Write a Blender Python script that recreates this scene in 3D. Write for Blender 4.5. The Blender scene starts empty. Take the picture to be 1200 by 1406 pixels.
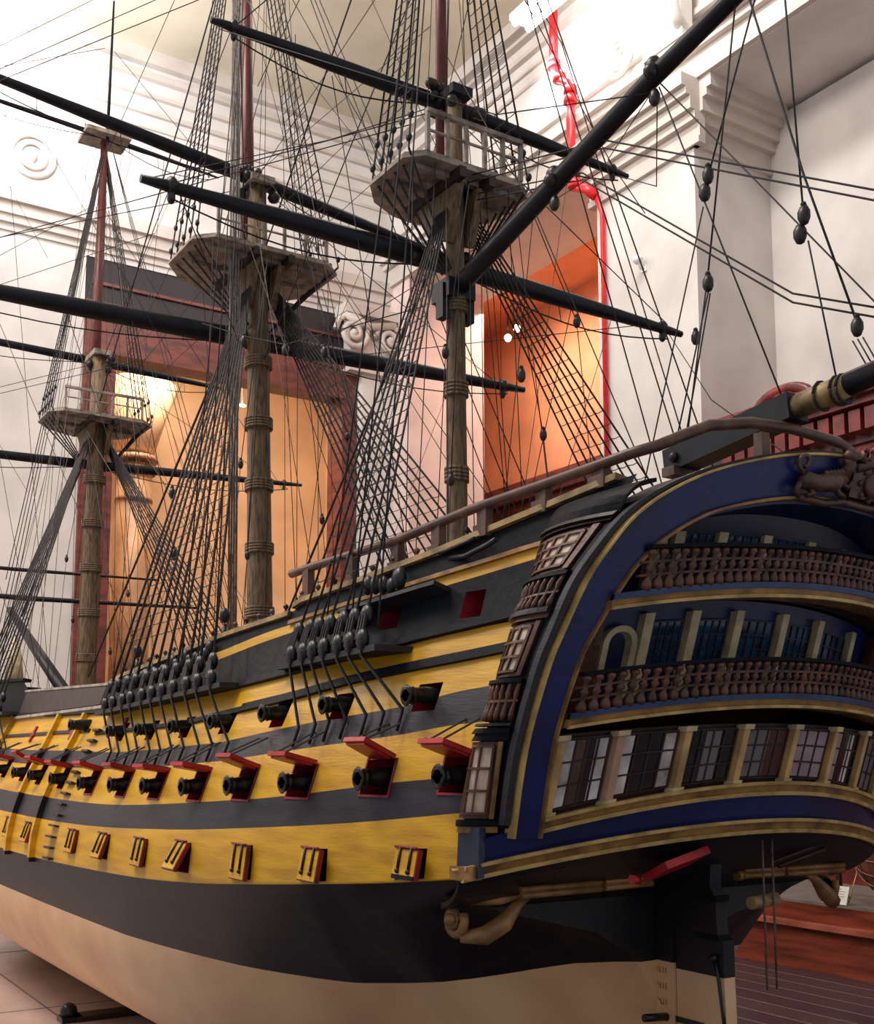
import bpy, math, random
from math import sin, cos, pi, radians, sqrt, atan2
from mathutils import Vector, Matrix
random.seed(7)
SC = bpy.context.scene
COL = SC.collection
K = 0.1456                      # one ship metre in room metres

# ------------------------------------------------------------------ camera
FPX, PPX, PPY, HY = 1565.0, 600.0, 850.0, 1040.0
cd = bpy.data.cameras.new('camera'); cam = bpy.data.objects.new('camera', cd); COL.objects.link(cam)
phi = radians(32.6); pit = math.atan((HY-PPY)/FPX)
F0 = Vector((cos(phi), -sin(phi), 0)); R0 = Vector((-sin(phi), -cos(phi), 0)); Z0 = Vector((0, 0, 1))
FW = F0*cos(pit)+Z0*sin(pit); UP = Z0*cos(pit)-F0*sin(pit)
mt = Matrix((R0, UP, -FW)).transposed().to_4x4(); mt.translation = Vector((-19.6, 18.9, 10.3))*K
cam.matrix_world = mt
cd.sensor_fit = 'VERTICAL'; cd.sensor_height = 36; cd.lens = FPX/1406*36
cd.shift_y = (PPY-703)/1406; cd.shift_x = 0; cd.clip_start = 0.02
SC.camera = cam
SC.view_settings.view_transform = 'Standard'; SC.view_settings.look = 'None'
SC.view_settings.gamma = 1; SC.view_settings.exposure = 0.0; SC.view_settings.use_curve_mapping = False

# ------------------------------------------------------------------ light
def lin(c):
    return tuple(((v/255)/12.92 if v/255 <= .04045 else ((v/255+.055)/1.055)**2.4) for v in c)+(1,)
wd = bpy.data.worlds.new('world'); SC.world = wd; wd.use_nodes = True
wd.node_tree.nodes['Background'].inputs[0].default_value = lin((226, 222, 226))
wd.node_tree.nodes['Background'].inputs[1].default_value = 0.62
def area(name, loc, target, sx, sy, power, col):
    l = bpy.data.lights.new(name, 'AREA'); l.shape = 'RECTANGLE'; l.size = sx; l.size_y = sy
    l.energy = power; l.color = lin(col)[:3]
    o = bpy.data.objects.new(name, l); COL.objects.link(o); o.location = loc
    o.rotation_euler = (Vector(target)-Vector(loc)).to_track_quat('-Z', 'Y').to_euler()
    return o
def spot(name, loc, target, power, col, ang=60, blend=.6, rad=.1):
    l = bpy.data.lights.new(name, 'SPOT'); l.energy = power; l.color = lin(col)[:3]
    l.spot_size = radians(ang); l.spot_blend = blend; l.shadow_soft_size = rad
    o = bpy.data.objects.new(name, l); COL.objects.link(o); o.location = loc
    o.rotation_euler = (Vector(target)-Vector(loc)).to_track_quat('-Z', 'Y').to_euler()
    return o
area('hall_ceiling_lamp', (3.5, 4.5, 10.6), (4.5, 0, 0), 4, 3, 900, (255, 243, 232))
area('hall_side_lamp', (7.5, 5.5, 7.5), (9.5, -2.5, 3.5), 2.5, 2.5, 260, (255, 246, 240))
area('fluorescent_wash_far', (10.5, .6, 9.7), (11.6, -1.0, 9.7), 3.4, .3, 230, (246, 248, 255))
area('fluorescent_wash_right', (6.6, -4.95, 9.75), (6.2, -5.9, 9.6), 2.6, .2, 60, (255, 250, 250))
area('doorway_room_lamp', (13.2, -2.6, 8.0), (13.6, -3.6, 3), 1.6, 2.4, 240, (255, 230, 202))
area('side_room_lamp', (9.6, -7.3, 8.3), (9.8, -8.3, 4.0), 3.4, .3, 125, (255, 230, 208))
area('pier_fill_wash', (4.6, -3.2, 10.3), (5.6, -6.0, 6.2), 1.8, .4, 150, (255, 250, 246))  # added unseen fill that brightens the white pier; no fixture hangs here
spot('bow_spot', (11.0, 3.8, 7.5), (5.5, .9, 0.5), 700, (255, 226, 208), 60, .8, .3)

# ------------------------------------------------------------------ materials
MATS = {}
def mat(name, rgb, rough=.5, var=.08, scale=8, bump=0, bscale=40, metal=0, emit=None, estr=1, grain=None, spec=.5, dirt=None, coat=0):
    if name in MATS: return MATS[name]
    m = bpy.data.materials.new(name); m.use_nodes = True; MATS[name] = m
    nt = m.node_tree; b = nt.nodes['Principled BSDF']
    b.inputs['Roughness'].default_value = rough; b.inputs['Metallic'].default_value = metal
    b.inputs['Specular IOR Level'].default_value = spec
    if coat: b.inputs['Coat Weight'].default_value = coat; b.inputs['Coat Roughness'].default_value = .12
    c = lin(rgb)
    tc = nt.nodes.new('ShaderNodeTexCoord'); mp = nt.nodes.new('ShaderNodeMapping')
    nt.links.new(tc.outputs['Object'], mp.inputs[0])
    mp.inputs['Scale'].default_value = grain if grain else (1, 1, 1)
    n = nt.nodes.new('ShaderNodeTexNoise'); n.inputs['Scale'].default_value = scale; n.inputs['Detail'].default_value = 5
    nt.links.new(mp.outputs[0], n.inputs['Vector'])
    mx = nt.nodes.new('ShaderNodeMix'); mx.data_type = 'RGBA'
    d = dirt if dirt else tuple(v*(1-2.2*var) for v in rgb)
    mx.inputs['A'].default_value = lin(tuple(max(0, v) for v in d)); mx.inputs['B'].default_value = lin(tuple(min(255, v*(1+var)) for v in rgb))
    rp = nt.nodes.new('ShaderNodeMapRange'); rp.inputs[1].default_value = .3; rp.inputs[2].default_value = .62
    nt.links.new(n.outputs['Fac'], rp.inputs[0]); nt.links.new(rp.outputs[0], mx.inputs['Factor'])
    nt.links.new(mx.outputs['Result'], b.inputs['Base Color'])
    if bump:
        n2 = nt.nodes.new('ShaderNodeTexNoise'); n2.inputs['Scale'].default_value = bscale; n2.inputs['Detail'].default_value = 4
        nt.links.new(mp.outputs[0], n2.inputs['Vector'])
        bp = nt.nodes.new('ShaderNodeBump'); bp.inputs['Strength'].default_value = bump; bp.inputs['Distance'].default_value = .01
        nt.links.new(n2.outputs['Fac'], bp.inputs['Height']); nt.links.new(bp.outputs[0], b.inputs['Normal'])
    if emit:
        b.inputs['Emission Color'].default_value = lin(emit); b.inputs['Emission Strength'].default_value = estr
    return m
G = (.35, 6, 3)
yellow = mat('hull_yellow_paint', (208, 160, 24), .42, .04, 5, .12, 30, grain=(.5, 3, 5), dirt=(184, 132, 20))
charcoal = mat('hull_charcoal_paint', (50, 50, 55), .45, .08, 5, .12, 30, grain=(.5, 3, 5), spec=.28)
black = mat('hull_black_paint', (19, 20, 27), .42, .12, 4, .15, 24, grain=(.5, 3, 5), dirt=(34, 29, 30), spec=.28)
cream = mat('underwater_hull_cream_paint', (218, 184, 140), .42, .04, 2.2, .15, 20, dirt=(206, 162, 120))
slate = mat('topside_slate_paint', (15, 20, 27), .55, .12, 7, .2, 30, spec=.14)
blue = mat('stern_blue_paint', (16, 30, 84), .35, .12, 5, .1, 30)
blueline = mat('gallery_blue_paint', (40, 66, 104), .4, .12, 8)
gilt = mat('dull_gilt_moulding', (140, 104, 56), .42, .15, 12, .2, 60, metal=.15)
giltlight = mat('pale_gilt_edge', (186, 158, 96), .4, .12, 14, metal=.1)
brown = mat('gallery_brown_wood', (84, 52, 38), .42, .2, 14, .2, 60)
dbrown = mat('dark_gallery_wood', (44, 28, 25), .5, .2, 14)
ivory = mat('ivory_painted_wood', (196, 182, 142), .45, .08, 14)
red = mat('gunport_red_paint', (170, 26, 30), .4, .1, 8)
dred = mat('gunport_dark_red_interior', (128, 16, 34), .5, .15, 8)
iron = mat('black_cannon_iron', (26, 29, 34), .3, .15, 20, .2, 60, metal=.3)
tar = mat('tarred_rope', (36, 33, 36), .75, .15, 40)
rope = mat('thin_tan_rope', (92, 80, 70), .8, .15, 40)
palerope = mat('pale_grey_rope', (128, 120, 116), .8, .12, 40)
block = mat('dark_block_wood', (36, 32, 34), .4, .2, 30)
deadm = mat('black_deadeye_wood', (20, 24, 31), .4, .15, 30)
mastw = mat('weathered_mast_wood', (108, 88, 62), .6, .16, 18, .4, 60, grain=(4, 4, .6), dirt=(56, 45, 33))
topm = mat('reddish_topmast_wood', (104, 46, 42), .4, .12, 14, grain=(4, 4, .5))
spar = mat('black_painted_spar', (22, 25, 33), .42, .15, 12, spec=.28)
topw = mat('pale_fighting_top_wood', (146, 134, 122), .6, .14, 14, .2, 50)
railw = mat('poop_rail_brown_wood', (92, 66, 54), .45, .15, 14)
bamboo = mat('old_ochre_spar_wood', (142, 118, 74), .5, .2, 12)
glassd = mat('dark_window_glass', (34, 30, 34), .08, .1, 6, spec=.8)
teal = mat('teal_window_glass', (18, 52, 78), .1, .25, 16, spec=.8)
curtain = mat('white_curtain_behind_pane', (188, 184, 184), .5, .2, 10, dirt=(120, 112, 108))
sideglass = mat('pale_side_window_pane', (190, 170, 150), .25, .15, 10)  # pane is just a pale tan base colour, without emission
carve = mat('carved_brown_figure_wood', (74, 50, 40), .4, .25, 16, .3, 60)
deckw = mat('ship_deck_wood', (136, 112, 84), .6, .12, 12)

# ------------------------------------------------------------------ mesh builder
class MB:
    def __init__(s): s.v = []; s.f = []; s.m = []; s.mats = []; s.sm = []
    def mi(s, m):
        if m not in s.mats: s.mats.append(m)
        return s.mats.index(m)
    def face(s, idx, m, sm=False): s.f.append(tuple(idx)); s.m.append(s.mi(m)); s.sm.append(sm)
    def box(s, c, d, m, ax=None):
        b = len(s.v); c = Vector(c)
        X, Y, Z = ax if ax else (Vector((1, 0, 0)), Vector((0, 1, 0)), Vector((0, 0, 1)))
        for i in (-1, 1):
            for j in (-1, 1):
                for k in (-1, 1): s.v.append(c+X*(i*d[0]/2)+Y*(j*d[1]/2)+Z*(k*d[2]/2))
        for q in ((0, 1, 3, 2), (4, 6, 7, 5), (0, 4, 5, 1), (2, 3, 7, 6), (0, 2, 6, 4), (1, 5, 7, 3)): s.face([b+i for i in q], m)
    def bx(s, a, b_, m):
        s.box([(a[i]+b_[i])/2 for i in range(3)], [abs(b_[i]-a[i]) for i in range(3)], m)
    def tube(s, pts, r, m, n=6, cap=True):
        pts = [Vector(p) for p in pts]; N = len(pts)
        rs = r if isinstance(r, (list, tuple)) else [r]*N
        b = len(s.v); prev = None
        for i, p in enumerate(pts):
            t = (pts[min(i+1, N-1)]-pts[max(i-1, 0)]).normalized()
            if prev is None:
                a = Vector((0, 0, 1)) if abs(t.z) < .9 else Vector((1, 0, 0))
                u = t.cross(a).normalized()
            else: u = (prev-t*prev.dot(t)).normalized()
            prev = u; w_ = t.cross(u)
            for k in range(n):
                a = 2*pi*k/n; s.v.append(p+(u*cos(a)+w_*sin(a))*rs[i])
        for i in range(N-1):
            for k in range(n):
                s.face((b+i*n+k, b+i*n+(k+1) % n, b+(i+1)*n+(k+1) % n, b+(i+1)*n+k), m, n > 4)
        if cap:
            s.face([b+k for k in range(n)][::-1], m); s.face([b+(N-1)*n+k for k in range(n)], m)
    def ball(s, c, r, m, n=8, sc=(1, 1, 1)):
        c = Vector(c); b = len(s.v); h = n//2+1
        for i in range(h+1):
            th = pi*i/h
            for k in range(n):
                a = 2*pi*k/n; s.v.append(c+Vector((sin(th)*cos(a)*sc[0], sin(th)*sin(a)*sc[1], cos(th)*sc[2]))*r)
        for i in range(h):
            for k in range(n): s.face((b+i*n+k, b+(i+1)*n+k, b+(i+1)*n+(k+1) % n, b+i*n+(k+1) % n), m, True)
    def prism(s, poly, dirv, m, m2=None):
        dirv = Vector(dirv); b = len(s.v); n = len(poly)
        s.v += [Vector(p) for p in poly]+[Vector(p)+dirv for p in poly]
        s.face(range(b, b+n), m); s.face([b+n+i for i in range(n)][::-1], m)
        for i in range(n): s.face((b+i, b+n+i, b+n+(i+1) % n, b+(i+1) % n), m2 or m)
    def slab(s, P, u0, u1, v0, v1, o0, o1, m, nu=1, nv=1, medge=None):
        """closed slab on surface P(u,v,off); v0,v1 may be functions of u"""
        b = len(s.v); fv = lambda q, u: q(u) if callable(q) else q
        for o in (o0, o1):
            for i in range(nu+1):
                u = u0+(u1-u0)*i/nu
                for j in range(nv+1): s.v.append(Vector(P(u, fv(v0, u)+(fv(v1, u)-fv(v0, u))*j/nv, o)))
        W = nv+1; T = (nu+1)*W
        for i in range(nu):
            for j in range(nv):
                a = b+i*W+j; s.face((a, a+W, a+W+1, a+1), m); a += T; s.face((a, a+1, a+W+1, a+W), medge or m)
        e = medge or m
        for i in range(nu):
            a = b+i*W; s.face((a, a+T, a+W+T, a+W), e); a += nv; s.face((a, a+W, a+W+T, a+T), e)
        for j in range(nv):
            a = b+j; s.face((a, a+1, a+1+T, a+T), e); a += nu*W; s.face((a, a+T, a+1+T, a+1), e)
    def build(s, name, parent=None, k=K):
        me = bpy.data.meshes.new(name); me.from_pydata([tuple(Vector(v)*k) for v in s.v], [], s.f)
        for m in s.mats: me.materials.append(m)
        me.polygons.foreach_set('material_index', s.m); me.polygons.foreach_set('use_smooth', s.sm); me.update()
        o = bpy.data.objects.new(name, me); COL.objects.link(o)
        if parent: o.parent = parent
        return o
def tag(o, label=None, cat=None, group=None, kind=None):
    for a, b in (('label', label), ('category', cat), ('group', group), ('kind', kind)):
        if b: o[a] = b
    return o
def thing(name, label, cat, loc=(0, 0, 0), group=None):
    o = bpy.data.objects.new(name, None); COL.objects.link(o); o.location = loc; o.empty_display_size = .1
    return tag(o, label, cat, group)
def struct(name, mb): return tag(mb.build(name, k=1), kind='structure')

# ------------------------------------------------------------------ room (metres)
offw = mat('off_white_wall_paint', (210, 205, 200), .75, .03, 1.5)
offc = mat('beige_ceiling_paint', (196, 186, 164), .8, .03, 1.0)
cornm = mat('cornice_paint', (198, 189, 180), .7, .03, 2)
jambm = mat('pinkish_reveal_paint', (214, 192, 184), .7, .03, 2)
orange = mat('orange_wall_paint', (224, 152, 112), .7, .04, 1.5)
creamw = mat('cream_room_wall', (238, 206, 172), .7, .04, 1.2)
redwood = mat('red_stained_wood', (108, 54, 46), .35, .12, 3, .1, 30, grain=(1, 1, 4))
darkpanel = mat('dark_transom_panel', (34, 24, 32), .4, .15, 3)
Y1, Y2, XP, XW = -5.6, -6.76, 5.2, 11.6
YI = -6.94
fl = bpy.data.materials.new('plank_floor'); fl.use_nodes = True
nt = fl.node_tree; bs = nt.nodes['Principled BSDF']; bs.inputs['Roughness'].default_value = .28
tc = nt.nodes.new('ShaderNodeTexCoord'); br = nt.nodes.new('ShaderNodeTexBrick')
br.offset = .37; br.inputs['Color1'].default_value = lin((80, 66, 72)); br.inputs['Color2'].default_value = lin((64, 52, 60))
br.inputs['Mortar'].default_value = lin((160, 148, 148)); br.inputs['Scale'].default_value = 1
br.inputs['Mortar Size'].default_value = .005; br.inputs['Brick Width'].default_value = 9; br.inputs['Row Height'].default_value = .22
nt.links.new(tc.outputs['Object'], br.inputs['Vector'])
nz = nt.nodes.new('ShaderNodeTexNoise'); nz.inputs['Scale'].default_value = 5; nz.inputs['Detail'].default_value = 6
mp = nt.nodes.new('ShaderNodeMapping'); mp.inputs['Scale'].default_value = (1, 14, 1)
nt.links.new(tc.outputs['Object'], mp.inputs[0]); nt.links.new(mp.outputs[0], nz.inputs['Vector'])
mx = nt.nodes.new('ShaderNodeMix'); mx.data_type = 'RGBA'; mx.blend_type = 'MULTIPLY'; mx.inputs['Factor'].default_value = .35
nt.links.new(br.outputs['Color'], mx.inputs['A']); nt.links.new(nz.outputs['Color'], mx.inputs['B']); nt.links.new(mx.outputs['Result'], bs.inputs['Base Color'])
m = MB(); m.bx((-4, -9.5, -.1), (18, -.6, 0), fl); m.bx((-4, -.6, -.1), (2.2, 7, 0), fl)
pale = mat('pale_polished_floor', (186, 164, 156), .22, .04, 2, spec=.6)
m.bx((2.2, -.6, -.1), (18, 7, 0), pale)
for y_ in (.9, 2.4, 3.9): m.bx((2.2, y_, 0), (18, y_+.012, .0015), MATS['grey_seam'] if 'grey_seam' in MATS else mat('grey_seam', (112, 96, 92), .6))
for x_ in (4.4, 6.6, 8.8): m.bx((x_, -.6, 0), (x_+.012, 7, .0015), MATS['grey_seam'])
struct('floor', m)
m = MB(); m.bx((-2, -7.2, 11.1), (XW+.3, 6, 11.3), offc); struct('ceiling', m)
# wall beyond the bow with the tall doorway
m = MB(); DY0, DY1, DZ = -1.05, -5.05, 8.02
m.bx((XW, 6, 0), (XW+.35, DY0, 11.1), offw); m.bx((XW, DY1, 0), (XW+.35, Y2-.3, 11.1), offw); m.bx((XW, DY0, DZ), (XW+.35, DY1, 11.1), offw)
struct('wall_far', m)
m = MB()
m.bx((XW-.06, DY0, 0), (XW+.4, DY0-.42, 7.36), redwood); m.bx((XW-.06, DY1+.24, 0), (XW+.4, DY1, 7.36), redwood)
m.bx((XW-.055, DY0-.001, 6.76), (XW+.39, DY1+.001, 7.355), redwood); m.bx((XW-.1, DY0, 7.3), (XW-.06, DY1, 7.4), redwood); m.bx((XW-.09, DY0-.4, 6.72), (XW-.06, DY1+.2, 6.8), redwood)
m.bx((XW+.02, DY0, 7.355), (XW+.3, DY1, DZ), darkpanel)
m.bx((XW-.02, DY0-.1, 7.66), (XW+.02, DY1, 7.7), redwood)
struct('door_1', m)
# room seen through that doorway
m = MB(); m.bx((16, 1, 0), (16.2, -6.85, 9.2), creamw); m.bx((XW+.35, 1, 9.2), (16.2, -6.85, 9.3), creamw)
m.bx((XW+.35, -6.8, 0), (16.2, -6.86, 9.2), creamw); m.bx((XW+.35, .4, 0), (16.2, .5, 9.2), creamw)
for y in (-2.2, -4.6, -5.3): m.bx((15.9, y, 0), (16, y-.12, 9), creamw)
struct('wall_back', m)
m = MB(); m.tube([(0, 0, 0), (0, 0, .3)], .5, creamw, 20); m.tube([(0, 0, .3), (0, 0, 6.1)], [.32, .27], mat('column_tan_stone', (176, 140, 108), .5, .08, 3), 20)
for z, r in ((5.5, .3), (5.95, .33), (6.15, .36)): m.tube([(0, 0, z), (0, 0, z+.08)], [r, r*.96], mat('column_tan_stone', (176, 140, 108)), 20)
m.tube([(0, 0, 6.3), (0, 0, 7.4)], [.3, .62], creamw, 20)
o = m.build('column', k=1); o.location = (14.6, -2.72, 0); tag(o, 'tan round column with ringed neck inside the lit doorway behind the masts', 'column')
# right-hand wall : pier, opening, recess, entablature
m = MB()
m.bx((XP, Y1, 0), (6.75, YI, 8.55), offw); m.bx((10.97, Y1, 0), (XW+.3, YI, 8.55), jambm)
m.bx((-2, Y2-.3, 0), (XP, Y2, 8.5), offw); m.bx((-2, Y1, 8.55), (XW+.3, Y2-.3, 9.0), offw)
m.bx((-2, Y1-.1, 9.0), (XW+.3, Y2-.3, 11.1), offw)
struct('wall_right', m)
m = MB(); m.bx((6.7, -8.4, 0), (14.5, -8.5, 9.2), orange); m.bx((6.75, YI, 8.85), (14.5, -8.5, 8.95), orange)
m.bx((6.6, YI, 0), (6.7, -8.5, 8.9), orange); m.bx((14.4, YI+.05, 0), (14.5, -8.5, 8.9), orange); struct('wall_side_room', m)
m = MB()
def strip_x(x0, x1, y, prof, mt_, sgn=1):          # moulding run along X on the right wall; prof = (z0,z1,projection)
    for z0, z1, p in prof: m.bx((x0, y-.05, z0), (x1, y+p, z1), mt_)
strip_x(XP-.12, 6.85, Y1, ((7.86, 7.93, .05), (7.93, 8.1, .03), (8.1, 8.2, .1), (8.2, 8.34, .16), (8.34, 8.42, .22), (8.42, 8.56, .28)), cornm)
for z0, z1, p in ((7.86, 7.93, .05), (7.93, 8.1, .03), (8.1, 8.2, .1), (8.2, 8.34, .16), (8.34, 8.42, .22), (8.42, 8.56, .28)):
    m.bx((XP-p, Y2, z0), (XP+.05, Y1+.02, z1), cornm)
struct('trim_1', m)
m = MB(); strip_x(-2, XW, Y1, ((8.56, 8.66, .06), (8.66, 8.86, .02), (8.86, 8.94, .09), (8.94, 9.04, .16)), cornm); struct('trim_2', m)
m = MB(); strip_x(-2, XW, Y1-.1, ((10.1, 10.14, .03), (10.3, 10.34, .05), (10.5, 10.56, .08), (10.75, 10.8, .1), (10.9, 11.1, .14)), cornm)
m.bx((-2, Y1-.1, 9.35), (XW, Y1-.03, 9.42), cornm); struct('trim_3', m)
m = MB(); m.bx((XP-.05, Y1+.02, 9.04), (XP+.55, Y1+.18, 10.05), offw); m.bx((XP-.1, Y1+.02, 9.85), (XP+.6, Y1+.26, 10.0), cornm)
m.tube([(XP+.0, Y1+.1, 9.15), (XP-.02, Y1+.26, 9.25), (XP, Y1+.3, 9.6), (XP, Y1+.2, 9.9)], .07, offw, 8); struct('trim_4', m)
m = MB(); prof = ((8.1, 8.14, .03), (8.2, 8.3, .06), (8.3, 8.45, .1), (8.45, 8.62, .16), (9.8, 9.84, .03), (10.0, 10.04, .04), (10.2, 10.26, .06), (10.45, 10.5, .07), (10.7, 10.78, .09), (10.9, 11.1, .12))
for z0, z1, p in prof: m.bx((XW-p, 6, z0), (XW+.05, Y1, z1), cornm)
struct('trim_5', m)
# crown relief on the ceiling
m = MB()
for d in (2.6,): m.bx((-2, Y1+d, 11.04), (XW-d, Y1+d+.06, 11.1), offc); m.bx((XW-d-.06, 6, 11.04), (XW-d, Y1+d, 11.1), offc)
struct('trim_6', m)
# pilaster with volute capital in the far corner
m = MB(); m.bx((XW-.2, -5.06, 0), (XW, Y1, 7.1), offw); m.bx((XW-.26, -4.98, 0), (XW, Y1, .5), offw)
m.bx((XW-.34, -4.7, 7.95), (XW, Y1, 8.1), cornm); m.bx((XW-.3, -4.8, 7.1), (XW, Y1, 7.16), cornm); m.bx((XW-.22, -4.85, 7.16), (XW, Y1, 7.95), cornm)
for cy, cz, R_ in ((-4.86, 7.66, .3), (-5.48, 7.66, .26)):
    pts = [(XW-.3, cy+R_*(1-i/26)*cos(i*.55), cz+R_*(1-i/26)*sin(i*.55)) for i in range(24)]
    m.tube(pts, .045, cornm, 6); m.ball((XW-.3, cy, cz), .06, cornm)
m.tube([(XW-.3, -4.7, 7.9), (XW-.34, -5.1, 7.78), (XW-.3, -5.55, 7.9)], .06, cornm, 6)
struct('trim_7', m)

# rosettes in the frieze
def rosette(loc, nrm, label, r):
    t = thing('frieze_rosette', label, 'wall ornament', loc, 'round frieze rosettes')
    N = Vector(nrm); T = Vector((0, 0, 1)).cross(N)
    def ring(R_, rr, name, off=0):
        mb = MB(); mb.tube([N*off+(T*cos(a)+Vector((0, 0, 1))*sin(a))*R_ for a in [i*2*pi/28 for i in range(29)]], rr, cornm, 6, False); mb.build(name, t, 1)
    ring(r, .035, 'rim'); ring(r*.62, .03, 'inner_ring')
    mb = MB(); mb.ball(N*.02, r*.32, cornm, 12, (.6, .6, 1)); mb.build('boss', t, 1)
rosette((XW-.03, -.32, 9.17), (-1, 0, 0), 'white round plaster rosette in the bright frieze on the left wall', .27)
rosette((6.34, Y1+.0, 9.5), (0, 1, 0), 'white round plaster rosette high on the right wall, behind the black gaff', .22)

# sprinkler pipe
pm = mat('bright_red_pipe_paint', (214, 34, 40), .35, .06, 10)
t = thing('sprinkler_pipe', 'bright red pipe dropping from the ceiling lamp to the orange opening corner', 'pipe', (6.9, -5.35, 8.7))
mb = MB(); mb.tube([(.3, 0, 1.9), (.3, 0, 1.08)], .055, pm, 10); mb.tube([(.3, 0, 1.08), (.22, 0, .85), (.05, 0, .72), (0, 0, .6)], .055, pm, 10); mb.tube([(0, 0, .6), (0, 0, -.45)], .055, pm, 10); mb.build('riser', t, 1)
mb = MB(); mb.tube([(0, 0, -.45), (-.05, -.02, -.62), (-.2, -.05, -.7), (-.28, -.12, -.8)], .06, pm, 10); mb.build('elbow', t, 1)
for z, x in ((1.08, .3), (.86, .2), (.6, .0), (.48, 0), (-.42, 0), (-.6, -.06)):
    mb = MB(); mb.tube([(x, 0, z-.04), (x, 0, z+.04)], .085, pm, 10); mb.build('coupling', t, 1)
mb = MB(); mb.tube([(-.28, -.12, -.8), (-.3, -.2, -1.0), (-.3, -.2, -5.6)], .03, pm, 8); mb.build('thin_drop_pipe', t, 1)
# fluorescent fitting
tubem = mat('lit_fluorescent_tube', (255, 255, 255), .5, 0, 5, emit=(255, 250, 252), estr=14)
fx = mat('white_lamp_housing', (230, 230, 230), .4, .02)
t = thing('fluorescent_light', 'twin tube fluorescent ceiling light glowing beside the red pipe', 'light', (6.55, -4.9, 10.15))
mb = MB(); mb.bx((-.85, -.14, .05), (.75, .14, .13), fx); mb.build('housing', t, 1)
for y in (-.1, .1):
    mb = MB(); mb.tube([(-.8, y, 0), (.7, y, 0)], .04, tubem, 10); mb.build('fluorescent_tube', t, 1)
mb = MB(); mb.tube([(-.4, 0, .1), (-.4, 0, .95)], .012, fx, 6); mb.tube([(.4, 0, .1), (.4, 0, .95)], .012, fx, 6); mb.build('hanger', t, 1)
# wall sensor
t = thing('motion_sensor', 'small white motion sensor on a bracket on the white pier', 'sensor', (5.98, Y1, 6.88))
mb = MB(); mb.ball((0, .1, .02), .06, fx, 10, (1, 1, .9)); mb.build('sensor_head', t, 1)
mb = MB(); mb.tube([(0, 0, -.07), (0, .06, -.06), (0, .1, 0)], .02, fx, 8); mb.bx((-.04, 0, -.1), (.04, .02, -.02), fx); mb.build('bracket', t, 1)
# bulbs in the orange room
bm_ = mat('glowing_globe_bulb', (255, 240, 200), .5, 0, emit=(255, 236, 190), estr=9)
for i, (x, z) in enumerate(((12.14, 8.12), (11.9, 8.2))):
    t = thing('globe_lamp', ('left of the two glowing globe lamps in the orange room', 'right, higher one of the two glowing globe lamps in the orange room')[i], 'lamp', (x-.9, -7.6, z), 'globe lamps in the orange room')
    mb = MB(); mb.ball((0, 0, 0), .06, bm_, 12); mb.build('globe', t, 1)
    mb = MB(); mb.tube([(0, 0, .05), (0, 0, .35)], .012, iron, 6); mb.build('stem', t, 1)
for i, (x, y, z, r) in enumerate(((13.4, -2.62, 7.0, .1), (13.4, -4.02, 6.98, .035))):
    t = thing('ceiling_spotlight', ('large glowing lamp at the doorway head, left of the main mast', 'small glowing lamp in the doorway, just right of the main mast')[i], 'lamp', (x, y, z), 'lamps in the cream doorway room')
    mb = MB(); mb.ball((0, 0, 0), r, bm_, 12, (1, 1.8, .7)); mb.build('lens', t, 1)
    mb = MB(); mb.tube([(0, 0, r*.6), (0, 0, 9.2-z)], .015, fx, 6); mb.build('stem', t, 1)

# red carved door surround on the recess wall
rw = mat('polished_red_carved_wood', (126, 52, 48), .35, .15, 6, .15, 40)
rwd = mat('dark_red_carved_wood', (78, 28, 28), .4, .2, 8)
t = thing('carved_wooden_portal', 'dark red carved wooden portal with dentils behind the ship stern', 'portal', (0, -6.74, 0))
mb = MB(); X0, X1 = -2.0, 5.0
mb.bx((X0, 0, 3.98), (X1, 1.0, 4.26), rw); mb.bx((X0, 0, 3.86), (X1, 1.08, 3.98), rwd); mb.bx((X0, 0, 3.28), (X1, .95, 3.86), rw)
mb.bx((X0, 0, 3.1), (X1, 1.06, 3.28), rw); mb.bx((X0, 0, 0), (X1, .9, 3.1), rw); mb.build('entablature', t, 1)
mb = MB(); mb.bx((X0, 0, 4.54), (X1+.04, 1.26, 4.6), rw); mb.bx((X0, 0, 4.6), (X1+.07, 1.35, 4.67), rwd); mb.bx((X0, 0, 4.67), (X1+.1, 1.44, 4.75), rw); mb.bx((X0, 0, 4.26), (X1, 1.05, 4.54), rwd); mb.build('cornice', t, 1)
mb = MB(); x = X0
while x < X1-.1: mb.bx((x, 1.0, 4.33), (x+.12, 1.2, 4.52), rw); x += .165
mb.build('dentil_band', t, 1)['kind'] = 'stuff'
mb = MB(); x = X0
while x < X1: mb.ball((x, 1.03, 4.16), .05, rw, 8, (1, .6, 1.2)); x += .11
mb.build('egg_moulding', t, 1)['kind'] = 'stuff'
for i in range(11):
    mb = MB(); cx = -1.6+i*.62; sg = 1 if i % 2 else -1
    mb.tube([(cx+sg*.22*(1-j/22)*cos(j*.6), .98, 3.57+.19*(1-j/22)*sin(j*.6)) for j in range(20)], .03, rw, 6)
    mb.ball((cx, .98, 3.57), .05, rw)
    for q in range(5): mb.ball((cx+sg*.26+.05*cos(q*1.3), .97, 3.48+.08*q-.1), .05, rw, 6, (1, .6, 1.3))
    mb.build('carved_frieze_scroll', t, 1)
mb = MB(); mb.tube([(4.1+.34*cos(a), 1.2, 4.72+.2*sin(a)) for a in [pi*i/14 for i in range(15)]], .05, rw, 8); mb.tube([(4.1+.13*cos(a), 1.2, 4.79+.09*sin(a)) for a in [2*pi*i/14 for i in range(15)]], .03, rw, 8)
mb.bx((3.8, 1.1, 4.73), (4.4, 1.24, 4.8), rw); mb.build('cresting_scroll', t, 1)

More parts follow.
